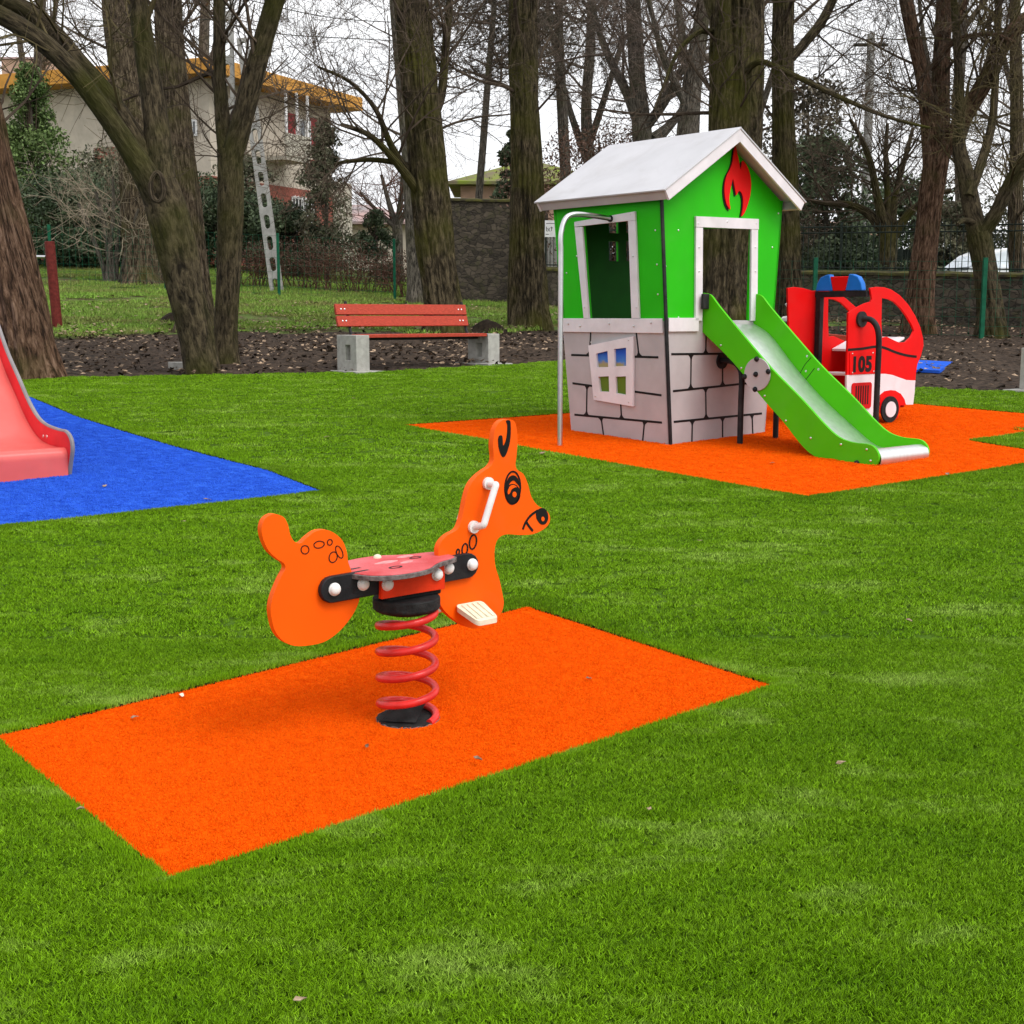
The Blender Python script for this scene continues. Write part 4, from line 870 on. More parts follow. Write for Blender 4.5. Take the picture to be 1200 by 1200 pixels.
# ------------------------------------------------------------------ wide red slide cut by the left edge
def red_slide():
    T = P(84, 557); t = thing('wide_slide', T, 'wide red slide with pale pink chute ending on the blue mat', 'slide')
    zp = lambda zx, zy: onp(zx*.18321, 380+zy*.18333, T, UL, Z)
    pf = plane_fn(T, UL, Z, UR); Wd = 1.5
    outer = [(-75,-190),(-20,-50),(0,10),(60,180),(130,340),(200,500),(260,600),(320,650),(400,680),(440,690),(468,735),(476,800),(466,880),(456,960)]
    inner = [(414,964),(412,850),(390,805),(330,785),(260,760),(200,700),(130,600),(60,430),(0,262),(-75,50)]
    ou = [zp(*q) for q in outer]
    # the side slopes on up behind the picture edge to a platform
    d = (Vector(ou[0])-Vector(ou[1])).normalized(); k = (1.75-ou[0][1])/max(.2, d.y); topo = (ou[0][0]+d.x*k, 1.75)
    chl = [zp(*q) for q in inner]; 
    osp = [(p.x, p.y) for p in spline([Vector((*q, 0)) for q in [topo]+ou], 4)]
    low = [Vector((-.0, -.02)), Vector((.3, -.03)), Vector((.62, -.03)), Vector((.9, .12)), Vector((topo[0]-.02, topo[1]-.62))]
    ls = [(p.x, p.y) for p in spline([Vector((q.x, q.y, 0)) for q in low], 5)]
    ls[0] = (ou[-1][0], -.02)
    poly = osp+ls
    for w0 in (0, -Wd-.02):
        s_ = MB().plate(poly, pf, w0-.025, w0).build('slide_side', M['red_slide'], t, bevel=.006)
        MB().tube([pf(a, b, w0-.012) for a, b in osp], .014, 8).build('grey_trim', mat('grey_trim', (.24, .22, .22), .5), s_)
    cs = [(topo[0]-.02, topo[1]-.22)]; base = [(a, b) for a, b in ou[1:]]
    offs = [.13, .13, .13, .13, .125, .12, .12, .115, .105]
    for (a, b), f in zip(ou[1:10], offs): cs.append((a+f*.25, b-f*.9))
    lip = cs[-1]; z0 = .0
    cs += [(lip[0]-.035, lip[1]-.008), (lip[0]-.055, lip[1]-.04), (lip[0]-.055, lip[1]*.45), (lip[0]-.05, -.02)]
    cs = spline([Vector((*q, 0)) for q in cs], 4); n = len(cs); vs = []
    for w_ in (-.026, -Wd-.018):
        for q in cs: vs.append(pf(q.x, q.y, w_))
    for w_ in (-.026, -Wd-.018):
        for q in cs: vs.append(pf(q.x+.02, q.y-.03, w_))
    fs = []
    for i in range(n-1): fs += [(i, i+1, n+i+1, n+i), (2*n+i, 3*n+i, 3*n+i+1, 2*n+i+1), (i, 2*n+i, 2*n+i+1, i+1), (n+i, n+i+1, 3*n+i+1, 3*n+i)]
    fs += [(0, n, 3*n, 2*n), (n-1, 3*n-1, 4*n-1, 2*n-1)]
    MB().add(vs, fs).build('slide_chute', M['pink_slide'], t)
    for zx, zy in ((302,715),(325,716)):
        s_, z_ = zp(zx, zy); MB().dome(pf(s_, z_, 0), UR, .012, .006, 8).dome(pf(s_, z_, -.025), -UR, .012, .006, 8).build('bolt', M['steel'], t)
    for a in (-.05, -Wd+.03):
        for b in (.1, .95):
            q = pf(topo[0]+b, 0, a); g = Vector((q.x, q.y, G(q.x, q.y)-.1)); MB().tube([g, Vector((q.x, q.y, T.z+2.7))], .05, 12).build('tower_post', M['rust_red'], t)
    MB().plate([(topo[0]-.05, -.03), (topo[0]+1.0, -.03), (topo[0]+1.0, -Wd+.0), (topo[0]-.05, -Wd)], lambda a, b, c: pf(a, 1.45+c, b), 0, .04).build('platform', M['wood_red'], t)
red_slide()

# ------------------------------------------------------------------ benches
def bench(B, label, group):
    t = thing('park_bench', B, label, 'bench', group); axs = (UR, UL, Z)
    for u in (0.09, 2.075):
        g = Z*(u*.022)
        blk = [(0, -.10), (.42, -.10), (.42, .425), (0, .425)]
        fn = plane_fn(B+UR*(u-.09), UL, Z, UR)
        MB().plate(blk, fn, 0, .185, [[(.13, .13), (.24, .13), (.24, .31), (.13, .31)]]).build('concrete_block', M['concrete'], t, bevel=.006)
        ba = MB()
        p0 = B+UR*u+UL*.34+Z*.42
        p0 = B+UR*(u+(.11 if u < 1 else -.11))+UL*.40
        ba.tube([p0+Z*.36+UL*-.05, p0+Z*.47+UL*.03, p0+Z*.82+UL*.13], .018, 8).build('back_support', M['black'], t)
    for k in range(3):
        MB().box(B+UR*1.083+UL*(.075+.135*k)+Z*.412, (.895, .060, .019), axs).build('seat_plank', M['wood_red'], t, bevel=.004)
    for zz, d in ((.585, .435), (.725, .468)):
        tl = (Z+UL*.26).normalized(); nn = UR.cross(tl)
        pl = MB().box(B+UR*1.0+UL*d+Z*zz, (.985, .064, .018), (UR, tl, nn)).build('back_plank', M['wood_red'], t, bevel=.004)
        for u in (.09, .14, 1.86, 1.91):
            q = B+UR*u+UL*d+Z*zz; MB().dome(q+nn*(.018 if nn.dot(N) > 0 else -.018), nn if nn.dot(N) > 0 else -nn, .011, .005, 8).build('screw', M['steel'], pl)
    MB().box(B+UR*1.083+UL*.21+Z*.375, (.88, .03, .015), axs).build('seat_rail', M['black'], t)
    sl = MB().box(B+UR*.1+UL*.2-Z*.012, (.2, .34, .02), axs).build('footing_slab', M['concrete'], t, bevel=.004)
    MB().box(B+UR*2.07+UL*.2+Z*.035, (.2, .34, .02), axs).build('footing_slab', M['concrete'], t, bevel=.004)
    return t
b0 = bench(P(418, 437)+Z*.012, 'red slatted bench on two concrete blocks at the turf edge before the trees', 'park benches on concrete blocks')
b1 = b0.copy(); COL.objects.link(b1); b1['label'] = 'concrete block end of a second bench cut off at the right edge'
q = P(1194, 458.5); b1.location = q+Z*.012; b1.rotation_euler = (0, 0, -pi/2)
for ch in list(b0.children):
    c = ch.copy(); COL.objects.link(c); c.parent = b1
    for g2 in ch.children:
        d = g2.copy(); COL.objects.link(d); d.parent = c
# red post with bar
B = P(68, 387); t = thing('exercise_bar', B, 'rust red post with a grey cross bar beside the big leaning trunk', 'exercise bar')
tp = at(58, 283, B.y); MB().tube([B-Z*.1, tp], .088, 14).build('post', M['rust_red'], t, bevel=.01)
b2 = B+Vector((-1.6, .35, 0)); b2.z = G(b2.x, b2.y); tp2 = tp+Vector((-1.6, .35, .05)); MB().tube([b2-Z*.1, tp2], .088, 14).build('post', M['rust_red'], t, bevel=.01)
MB().tube([at(57, 301, B.y)+Vector((-.05, 0, 0)), tp2-Z*.28], .028, 10).build('cross_bar', M['steel'], t)
# brown edging board behind the fire engine, pale broken branch
a = at(917, 386, 14.6); b = at(1002, 394, 13.9); a.z -= .0; mb = MB(); d = (b-a).normalized(); n_ = Vector((d.y, -d.x, 0)).normalized()
mb.add([a, b, b+n_*.04, a+n_*.04]+[Vector((v.x, v.y, G(v.x, v.y)-.05)) for v in (a, b, b+n_*.04, a+n_*.04)], [(0,1,2,3),(7,6,5,4),(0,4,5,1),(1,5,6,2),(2,6,7,3),(3,7,4,0)])
setup(mb.build('edging_board', M['wood_red'], bevel=.004), 'brown edging board standing behind the red fire engine', 'board')
g = at(922, 374, 21.0)
mb = MB(); mb.tube(spline([at(918, 374.5, 21.2), at(928, 373.6, 21), at(938, 376, 20.9), at(952, 377, 20.8)], 4), [.05]*13, 6); mb.tube(spline([at(922, 355, 21), at(928, 364, 21), at(936, 371, 21), at(938, 375.5, 20.9)], 4), .035, 6)
setup(mb.build('broken_branch', M['white_paint']), 'pale peeled branch propped on a wall foot left of the fire engine', 'branch')
# two flat stones at the mossy tree, a few single leaves on the turf
for i, (px, py, sx) in enumerate(((214, 433, .16), (228, 436, .10))):
    c = P(px, py); pts = [(p.x, p.y) for p in spline([Vector((sx*cos(a)*(1+.25*sin(3*a+i)), sx*.55*sin(a), 0)) for a in [2*pi*k/9 for k in range(9)]], 2, True)]
    setup(MB().plate(pts, lambda a, b, c_: c+Vector((a, b, c_)), -.02, .09-.03*i).build('flat_stone', M['concrete'], bevel=.012), ('larger flat stone lying at the foot of the mossy forked trunk', 'small flat stone touching the right side of the larger one')[i], 'stone')
lv = [(158,846,.012,'orange'),(213,820,.013,'orange'),(352,1187,.014,'green turf'),(383,516,.03,'green turf'),(123,572,.022,'blue'),(243,588,.022,'blue'),(215,617,.022,'green turf'),(636,535,.03,'green turf'),(560,900,.014,'green turf'),(760,960,.012,'green turf'),(985,905,.014,'green turf'),(1065,735,.016,'green turf'),(820,640,.018,'green turf'),(95,960,.013,'green turf'),(430,880,.010,'orange'),(690,800,.010,'orange'),(905,545,.022,'orange'),(1110,560,.022,'green turf'),(415,470,.026,'green turf')]
for i, (px, py, s_, wh) in enumerate(lv):
    c = P(px, py, .028 if wh[0] == 'g' else .016); a = i*1.9; u = Vector((cos(a), sin(a), .15)); v = Vector((-sin(a), cos(a), .1))*.55
    pts = [c-u*s_, c-u*s_*.4-v*s_, c+u*s_*.4-v*s_*.8+Z*.004, c+u*s_, c+u*s_*.3+v*s_, c-u*s_*.5+v*s_*.8+Z*.003]
    setup(MB().add(pts+[p-Z*.0015 for p in pts], [(0,1,2,3,4,5),(11,10,9,8,7,6)]+[(k, (k+1) % 6, 6+(k+1) % 6, 6+k) for k in range(6)]).build('fallen_leaf', M['litter'] if i != 1 else M['cream_pl'], smooth=False), 'small dry leaf lying on the '+('far orange' if py < 570 and wh[0] == 'o' else 'near orange' if wh[0] == 'o' else wh)+(' mat' if wh[0] != 'g' else ''), 'leaf', 'dry leaves on the '+wh)
# ------------------------------------------------------------------ trees
def px2m(r, Y): return r*Y/FP
def rand_perp(d):
    while True:
        v = Vector((random.gauss(0, 1), random.gauss(0, 1), random.gauss(0, 1))); v -= d*v.dot(d)
        if v.length > .1: return v.normalized()
def grow(mb, p, d, Ln, r, lev, nch=5, trop=.05, wob=.28, rmin=.005, spread=(30, 70), ratio=(.4, .68), tips=None):
    segs = 5 if lev else 3; pts = [p.copy()]; dirs = [d.copy()]
    for i in range(segs):
        d = (d+rand_perp(d)*random.uniform(0, wob)+Z*trop).normalized(); p = p+d*Ln/segs; pts.append(p.copy()); dirs.append(d.copy())
    r1 = max(rmin*.6, r*.35); rad = [r+(r1-r)*i/segs for i in range(segs+1)]
    mb.tube(pts, rad, 6 if r > .03 else (4 if r > .012 else 3), caps=False)
    if tips is not None and lev == 0: tips.append((pts[-1], d))
    if lev > 0:
        for k in range(nch):
            f = random.uniform(.25, 1.0)*segs; i = min(segs-1, int(f)); q = pts[i].lerp(pts[i+1], f-i)
            an = radians(random.uniform(*spread)); dd = (dirs[i]*cos(an)+rand_perp(dirs[i])*sin(an)).normalized()
            grow(mb, q, dd, Ln*random.uniform(*ratio), max(rmin, rad[i]*.6), lev-1, nch, trop, wob, rmin, spread, ratio, tips)
def limb_pts(pxs, Y, dY=0.0):
    o = []; R = []; n = len(pxs)
    for i, q in enumerate(pxs):
        yy = Y+(dY*i/(n-1) if n > 1 else 0); o.append(at(q[0], q[1], yy)); R.append(px2m(q[2], yy))
    return o, R
def resample(pts, R, step):
    sp = spline(pts, 8); rr = []
    for i in range(len(pts)-1):
        for k in range(8): rr.append(R[i]+(R[i+1]-R[i])*k/8)
    rr.append(R[-1]); o = [sp[0]]; ro = [rr[0]]; acc = 0
    for i in range(1, len(sp)):
        acc += (sp[i]-sp[i-1]).length
        if acc >= step or i == len(sp)-1: o.append(sp[i]); ro.append(rr[i]); acc = 0
    return o, ro
def tree(name, label, trunk, Y, limbs=(), bk='bark', tw='twig', group=None, sprouts=(), n=110, ridge=.12, flare=.30, nfreq=9, seed=1, up=None, cat='tree'):
    """trunk: [(px,py,r_px)...] from the foot up at depth Y; limbs: [([(px,py,r)...], dY)]; sprouts: (limb index or -1, f0, f1, count, length, level)"""
    random.seed(seed)
    pts, R = limb_pts(trunk, Y)
    foot = pts[0].copy(); foot.z = G(foot.x, foot.y)
    pts[0] = foot-Z*.15
    top = pts[-1]; dr = (pts[-1]-pts[-2]).normalized()
    if up: pts.append(top+dr*up); R.append(R[-1]*.55)
    t = thing(name, foot, label, cat, group)
    def rough(seedv, amp, rfoot):
        def f(an, p, i):
            v = Vector((cos(an)*nfreq*.32, sin(an)*nfreq*.32, p.z*.55+seedv))
            rd = .55-1.5*max(0, .42-abs(noise.noise(v)))*2; big = noise.noise(Vector((cos(an)*.9, sin(an)*.9, p.z*.5+seedv)))
            fl = exp(-max(0, p.z-foot.z)/.28)*flare*(1+.55*sin(an*5+seedv)) if rfoot else 0
            return (1+amp*rd+.08*big+fl)*.9
        return f
    mb = MB(); P_, R_ = resample(pts, R, .09); mb.tube(P_, R_, n, rough=rough(seed*3.1, ridge, True))
    paths = [(P_, R_)]
    for k, (l, dY) in enumerate(limbs):
        a, b = limb_pts(l, Y, dY); q, r = resample(a, b, .10)
        # carry the limb on past the frame
        mb.tube(q, r, max(12, n//2), rough=rough(seed*5.7+k, ridge*.7, False)); paths.append((q, r))
    mb.build('trunk', M[bk], t)
    cb = MB()
    for li, f0, f1, cnt, ln, lev in sprouts:
        q, r = paths[li+1]
        for _ in range(int(cnt*.62)+1 if lev > 2 else cnt):
            f = random.uniform(f0, f1)*(len(q)-1); i = min(len(q)-2, int(f)); p = q[i].lerp(q[i+1], f-i); ax = (q[i+1]-q[i]).normalized()
            an = radians(random.uniform(35, 80)); d = (ax*cos(an)+rand_perp(ax)*sin(an)).normalized()
            L_ = ln*random.uniform(.6, 1.3); grow(cb, p, d, L_, max(.010, min(r[i]*.35, .012*L_+.004)), lev, rmin=.0038)
    if cb.v: cb.build('crown', M[tw], t, recalc=False)
    return t, paths
# left group
tree('park_tree', 'thick leaning trunk with rusty bark at the left edge behind the red slide', [(28,442,46),(22,400,43),(8,320,37),(-8,240,34),(-26,150,32),(-48,40,30)], 14.9, bk='bark_red', seed=3, up=4, flare=.22, ridge=.13,
     limbs=[([(52,438,22),(44,400,20),(26,330,16),(10,270,12),(-6,200,10),(-22,120,9)], -.25)], sprouts=[(-1, .6, 1, 14, 1.6, 2)])
tree('park_tree', 'mossy forked trunk with two limbs arching to the upper left', [(238,438,20),(231,400,21),(217,340,24),(206,290,27),(195,245,27),(186,215,24)], 15.45, bk='bark_smooth', tw='twig_moss', seed=4, flare=.12, ridge=.05,
     limbs=[([(192,250,20),(170,205,17),(145,165,14),(112,118,13),(80,78,12.5),(40,42,12),(-10,12,11),(-70,-20,10)], -.9),
            ([(196,235,18),(172,190,15),(150,150,13),(120,105,12),(92,72,11),(62,36,10),(25,8,10),(-30,-12,9)], .5),
            ([(190,225,20),(187,180,17),(180,120,15),(170,60,13),(161,0,12),(150,-80,10)], .5)],
     sprouts=[(0, .5, 1, 7, 1.2, 2), (1, .3, 1, 12, 1.3, 2), (2, .5, 1, 10, 1.4, 2)])
tree('park_tree', 'tall grooved trunk right behind the mossy forked trunk', [(232,386,24),(226,330,22),(217,240,20),(208,150,18),(200,60,17),(196,-20,16)], 23.6, seed=5, up=3, sprouts=[(-1, .55, 1, 16, 2.0, 3)])
tree('park_tree', 'trunk forking into a narrow V right of the mossy trunk', [(265,428,16),(264,390,14.5),(268,320,14.5),(270,250,16),(270,200,16),(268,175,15)], 16.5, bk='bark_smooth', tw='twig', seed=6, flare=.15, ridge=.05,
     limbs=[([(268,185,13),(262,150,10),(258,100,8),(257,40,7.5),(257,-40,7)], .3), ([(270,190,15),(280,155,13),(292,110,13),(306,55,12.5),(322,0,12),(340,-70,11)], -.3)],
     sprouts=[(-1, .8, 1, 3, .8, 2), (0, .1, 1, 16, 1.6, 2), (1, .3, 1, 14, 1.7, 2)])
tree('park_tree', 'broad old trunk on the grass left of the mossy forked trunk', [(168,345,25),(166,320,22),(160,220,20),(150,110,20),(140,20,19),(136,-20,18)], 37, seed=8, up=5, sprouts=[(-1, .45, 1, 18, 3.0, 3)], flare=.4)
kn = [o for o in bpy.data.objects if o.get('label', '').startswith('mossy forked trunk')][0]; kc = at(191, 224, 15.45)+Vector((0, -.235, 0)); mb = MB(); ring = []
for i in range(25):
    a = 2*pi*i/24; ring.append(kc+Vector((.075*sin(a), .01*cos(a*2), .135*cos(a)*(1 if cos(a) < 0 else 1.35))))
mb.tube(ring, [.028+.008*noise.noise(Vector((i*.6, 0, 2))) for i in range(25)], 10, rough=lambda an, p, i: 1+.2*noise.noise(p*30))
mb.build('knot', M['bark'], kn)
# middle
tree('park_tree', 'tall mossy furrowed trunk leaning left behind the right end of the red bench', [(523,391,24),(520,360,24),(512,300,24),(504,220,23),(494,120,22),(484,20,21),(480,-30,20)], 23.1, bk='bark_moss', seed=9, up=4, ridge=.14,
     limbs=[([(498,236,8),(478,208,6),(455,180,4.5),(432,158,3.5),(400,146,2.5)], -1.0), ([(480,205,5),(458,170,4),(440,128,3),(410,96,2.2),(372,78,1.6)], -1.4), ([(505,140,7),(517,112,5.5),(522,60,5),(527,0,4.5),(531,-40,4)], .8), ([(484,195,4),(455,189,3.4),(430,187,3),(402,190,2.4),(392,193,2)], -.6)],
     sprouts=[(0, .15, 1, 14, 1.9, 3), (1, .1, 1, 16, 1.9, 3), (2, .2, 1, 10, 1.5, 2), (3, .2, 1, 8, 1.2, 2), (-1, .5, 1, 12, 2.2, 3)])
tree('park_tree', 'smooth grey trunk hidden half behind the leaning furrowed trunk', [(490,352,13),(488,300,13),(484,200,13),(474,80,12.5),(468,0,12),(466,-30,11)], 34, bk='bark_far', seed=10, up=4, ridge=.04, sprouts=[(-1, .4, 1, 16, 3, 3)])
tree('park_tree', 'straight furrowed trunk between the bench and the playhouse', [(622,388,25),(621,360,23),(619,300,21.5),(617,200,20),(614,100,18),(612,0,17),(611,-40,16)], 24.4, bk='bark_moss', seed=11, up=4, ridge=.14, flare=.18, sprouts=[(-1, .5, 1, 18, 2.3, 3)],
     limbs=[([(603,384,9),(601,340,7),(603,280,6),(606,220,4)], -.35)])
tree('park_tree', 'very thick trunk rising right behind the playhouse roof', [(850,394,40),(851,360,38),(853,300,35),(858,200,33),(862,100,32),(864,0,31),(865,-40,30)], 22.5, bk='bark_moss', seed=12, up=4, ridge=.15,
     limbs=[([(838,230,10),(838,150,9),(840,90,8),(848,40,7),(852,-40,6)], -.6), ([(846,110,5),(870,92,4),(889,72,4),(930,88,3.5),(980,112,3),(1040,137,2.2),(1090,150,1.5)], -1.6), ([(840,40,5),(820,37,3),(795,60,2.5),(778,100,2),(766,130,1.6)], -1.2), ([(842,30,8),(832,5,7),(820,-40,6)], .5)],
     sprouts=[(1, .15, 1, 9, .8, 2), (2, .2, 1, 8, .8, 2), (-1, .5, 1, 18, 2.2, 3), (0, .3, 1, 8, .9, 2)])
tree('park_tree', 'straight trunk right of the playhouse gable', [(926,388,20),(924,340,18),(922,260,16),(919,160,14),(917,60,13),(919,-30,12.5)], 24.0, bk='bark_moss', seed=13, up=4, ridge=.12,
     limbs=[([(926,70,5),(945,48,6),(965,22,6),(985,-20,5)], .6)], sprouts=[(-1, .5, 1, 16, 2.2, 3), (0, .3, 1, 10, 1.5, 3)])
# right
tree('park_tree', 'reddish barked tree with spreading forks behind the fire engine', [(1076,385,19),(1078,350,16.5),(1084,290,15),(1092,220,15),(1098,180,15.5)], 23.3, bk='bark_red', seed=14, ridge=.10,
     limbs=[([(1094,192,14),(1088,140,10),(1081,90,9),(1070,40,8.5),(1060,-10,8),(1050,-60,7)], .5), ([(1100,195,12),(1102,140,11),(1103,80,10.5),(1106,0,9),(1108,-50,8)], .8), ([(1098,190,12),(1115,160,10),(1140,120,10),(1163,80,10),(1178,48,9),(1200,25,9),(1240,0,8)], -.7), ([(1092,80,4),(1100,70,4),(1120,48,3.4),(1160,40,2.6),(1190,50,2)], -.8), ([(1108,40,4),(1120,25,4),(1135,-5,3.5)], .3)],
     sprouts=[(0, .15, 1, 13, 1.7, 3), (1, .2, 1, 10, 1.7, 3), (2, .1, 1, 17, 1.6, 3), (3, .2, 1, 8, 1, 2)])
tree('park_tree', 'crooked tree with a mossy elbow limb at the right edge', [(1162,392,18),(1160,360,15),(1155,320,14),(1150,290,14.5),(1147,272,15)], 22.2, bk='bark_smooth', tw='twig_moss', seed=15, ridge=.08,
     limbs=[([(1146,276,12),(1138,240,11),(1132,205,10),(1124,170,8),(1125,120,6),(1121,50,4.5),(1116,-30,4)], .6), ([(1150,275,11),(1166,252,9),(1182,218,8),(1200,188,8),(1225,160,7)], -.5), ([(1136,230,6),(1150,190,6),(1163,140,5),(1168,60,4),(1172,-30,4)], .9), ([(1143,262,5),(1130,258,3.5),(1122,263,2.5)], -.4)],
     sprouts=[(0, .2, 1, 18, 1.6, 3), (1, .2, 1, 12, 1.5, 3), (2, .2, 1, 14, 1.5, 3)])
tree('park_tree', 'slim trunk at the upper right corner behind the elbow limb', [(1192,372,11),(1192,330,10),(1190,260,8.5),(1192,160,8),(1190,40,7),(1189,-30,6.5)], 26, bk='bark', seed=16, up=3, sprouts=[(-1, .3, 1, 26, 2, 3)])
# behind the fences
tree('fruit_tree', 'short pruned fruit tree spreading like a fan behind the iron railing', [(1040,330,11),(1040,300,11),(1041,272,11)], 30, bk='bark_moss', tw='twig', seed=17, ridge=.06,
     limbs=[([(1040,280,8),(1020,252,6),(995,240,4.5),(965,238,3),(940,232,2)], .5), ([(1038,276,8),(1028,230,5),(1020,190,4),(1008,160,3),(996,140,2)], -.5), ([(1042,276,7),(1050,225,4),(1062,180,3),(1070,150,2)], .6), ([(1044,280,7),(1065,250,5),(1090,232,3.5),(1115,222,2.4)], -.4), ([(1040,276,6),(1040,225,4),(1038,180,3),(1040,145,2)], .2)],
     sprouts=[(k, .15, 1, 16, 1.5, 2) for k in range(5)])
tree('bare_tree', 'leafless tree with a leaning grey trunk above the playhouse roof', [(800,340,16),(803,240,15),(806,160,14),(812,90,12),(820,40,10),(828,-20,8)], 33, bk='bark_far', tw='twig_far', seed=18, ridge=.04, up=3,
     limbs=[([(812,100,7),(800,62,6),(798,30,5),(790,-20,4)], .8), ([(808,130,6),(790,95,5),(775,60,4),(765,20,3),(752,-30,3)], -1), ([(815,70,5),(840,60,4),(870,20,3)], 1)],
     sprouts=[(-1, .35, 1, 22, 2.4, 3), (0, .1, 1, 12, 2, 3), (1, .1, 1, 14, 2.2, 3)])
tree('bare_tree', 'leafless brown tree with upright trunk left of the leaning grey one', [(762,340,17),(758,220,16),(752,150,12),(746,80,10),(742,0,9),(740,-40,8)], 36, bk='bark_far', tw='twig_far', seed=19, ridge=.05, up=3,
     limbs=[([(758,170,9),(735,110,6),(715,70,5),(700,30,4),(688,-20,3)], .8), ([(756,150,7),(778,120,6),(800,80,5),(826,55,4)], -.8), ([(765,165,9),(782,150,6),(798,130,4),(812,100,3)], .8)],
     sprouts=[(-1, .3, 1, 30, 2.6, 3), (0, .1, 1, 20, 2.2, 3), (1, .2, 1, 12, 2.2, 3)])
tree('fan_tree', 'small leafless tree with whitewashed foot and reddish fan of twigs', [(466,300,7),(466,280,6.5),(465,264,6)], 50, bk='bark_far', tw='twig_red', seed=20, ridge=.03,
     limbs=[([(465,268,5),(455,235,3),(447,205,2)], .5), ([(465,268,5),(470,230,3),(472,195,2)], -.5), ([(465,268,4),(440,245,2.5),(422,225,1.5)], .3), ([(466,268,4),(478,240,2.5),(486,215,1.5)], .3)], sprouts=[(k, .1, 1, 12, 1.7, 2) for k in range(4)])
tree('multi_stem_shrub', 'leafless shrub of several pale stems left of the broad old trunk', [(131,346,6),(130,320,5),(127,290,4),(120,255,3),(112,225,2)], 37, bk='bark_far', tw='twig_pale', seed=21, ridge=.04, flare=.6, cat='shrub',
     limbs=[([(134,345,5),(136,310,4),(141,270,3),(148,230,2),(152,200,1.5)], .4), ([(138,345,4),(145,310,3),(152,280,2.5),(162,245,1.5)], -.5), ([(127,345,4),(120,310,3),(105,270,2.4),(92,238,1.6)], .3), ([(130,345,4),(128,300,3),(133,250,2.4),(132,205,1.5)], -.3)],
     sprouts=[(k, .3, 1, 8, 1.4, 2) for k in range(-1, 4)])
tree('bare_tree', 'pale slender bare trunks rising beyond the ochre roof edge at the upper left', [(40,300,7),(42,200,7),(45,90,6.5),(48,0,6),(50,-40,5)], 62, bk='bark_far', tw='twig_far', seed=22, up=4, ridge=.03,
     limbs=[([(44,140,4),(28,80,4),(20,20,3),(16,-40,3)], 1), ([(44,100,4),(60,40,3),(70,-30,3)], -1)], sprouts=[(-1, .5, 1, 20, 4, 3), (0, .2, 1, 10, 3, 3), (1, .2, 1, 10, 3, 3)])
tree('bare_tree', 'bare grey tree reaching over the building roof behind the narrow V trunk', [(236,300,8),(236,200,8),(238,90,7),(240,20,6),(243,-40,5)], 60, bk='bark_far', tw='twig_far', seed=23, up=4, ridge=.03, sprouts=[(-1, .55, 1, 34, 5, 3)])
tree('bare_tree', 'bare tree filling the sky between the leaning trunk and the building', [(430,310,7),(430,240,7),(428,160,6),(420,90,5),(415,20,4),(410,-40,3)], 56, bk='bark_far', tw='twig_far', seed=24, up=3, ridge=.03, sprouts=[(-1, .35, 1, 26, 4, 3)]) if False else None
for i, (px, Y, lab, hh, sd_) in enumerate(((1125, 40, 'bare brown tree behind the fork of the reddish tree', 3.6, 32), (1215, 36, 'bare tree leaning in over the right edge', 3.4, 33), (690, 46, 'bare tree far behind the left slope of the playhouse roof', 3.6, 34), (878, 42, 'bare tree hidden behind the very thick trunk', 3.6, 35))):
    tree('bare_tree', lab, [(px,320,9),(px+2,220,8),(px-3,130,7),(px+2,50,6),(px+4,-40,5)], Y, bk='bark_far', tw='twig_far', seed=sd_, up=3, ridge=.04, sprouts=[(-1, .3, 1, 24, hh, 3)], limbs=[([(px-1,190,6),(px-22,130,4),(px-40,60,3),(px-50,-20,2)], 1.0), ([(px,170,5),(px+20,110,4),(px+42,40,3)], -1.0)])
# ------------------------------------------------------------------ leafy things
def quads(mb, c, s, n=1, flat=.0):
    for _ in range(n):
        u = Vector((random.gauss(0, 1), random.gauss(0, 1), random.gauss(0, 1))).normalized(); v = rand_perp(u); k = s*random.uniform(.6, 1.4)
        mb.add([c-u*k, c+v*k*.5, c+u*k, c-v*k*.5], [(0, 1, 2, 3)])
def leafy(name, label, px, py, Y, hgt, rad, m, shape='cone', count=5000, leaf=.06, cat='shrub', group=None, stem='bark_far', seed=1, lobes=26, twm=None):
    random.seed(seed); g = at(px, py, Y); g.z = G(g.x, g.y); t = thing(name, g, label, cat, group)
    MB().tube([g-Z*.1, g+Z*hgt*.5+RT*rad*.05, g+Z*hgt*.93], [max(.05, rad*.07), max(.03, rad*.05), .015], 8).build('trunk', M[stem], t)
    mb = MB(); tw_ = MB(); lob = []
    for _ in range(lobes):
        f = random.random()**(.8 if shape == 'cone' else 1); a = random.uniform(0, 6.28)
        if shape == 'cone': rr = rad*(1-f)**.75*random.uniform(.45, 1.05)+.05; z = hgt*(.05+.93*f)
        elif shape == 'round': z = hgt*(.18+.75*f); rr = rad*sqrt(max(.03, 1-((f-.42)/.6)**2))*random.uniform(.3, 1)
        else: z = hgt*(.1+.88*f); rr = rad*random.uniform(.2, 1)
        c = g+Vector((cos(a)*rr, sin(a)*rr, z)); s = rad*random.uniform(.26, .46)*(1.15-f*.6 if shape == 'cone' else 1); lob.append((c, s))
        tw_.tube([g+Z*(z*.8), g.lerp(c, .6)+Z*z*.12, c], [.02, .012, .006], 4, caps=False)
    per = int(count*1.9)//lobes
    for c, s in lob:
        for _ in range(per):
            d = Vector((random.gauss(0, 1), random.gauss(0, 1), random.gauss(0, 1))).normalized()*s*random.random()**.45
            d.z *= .75; quads(mb, c+d, leaf)
    tw_.build('branches', M[twm or 'twig'], t, recalc=False); mb.build('crown', M[m], t, smooth=False, recalc=False)
    return t
leafy('evergreen_shrub', 'light green evergreen shrub in front of the beige house wall at the left', 44, 300, 44, 6.4, 1.7, 'conifer_l', 'cone', 13000, .06, seed=40, lobes=110)
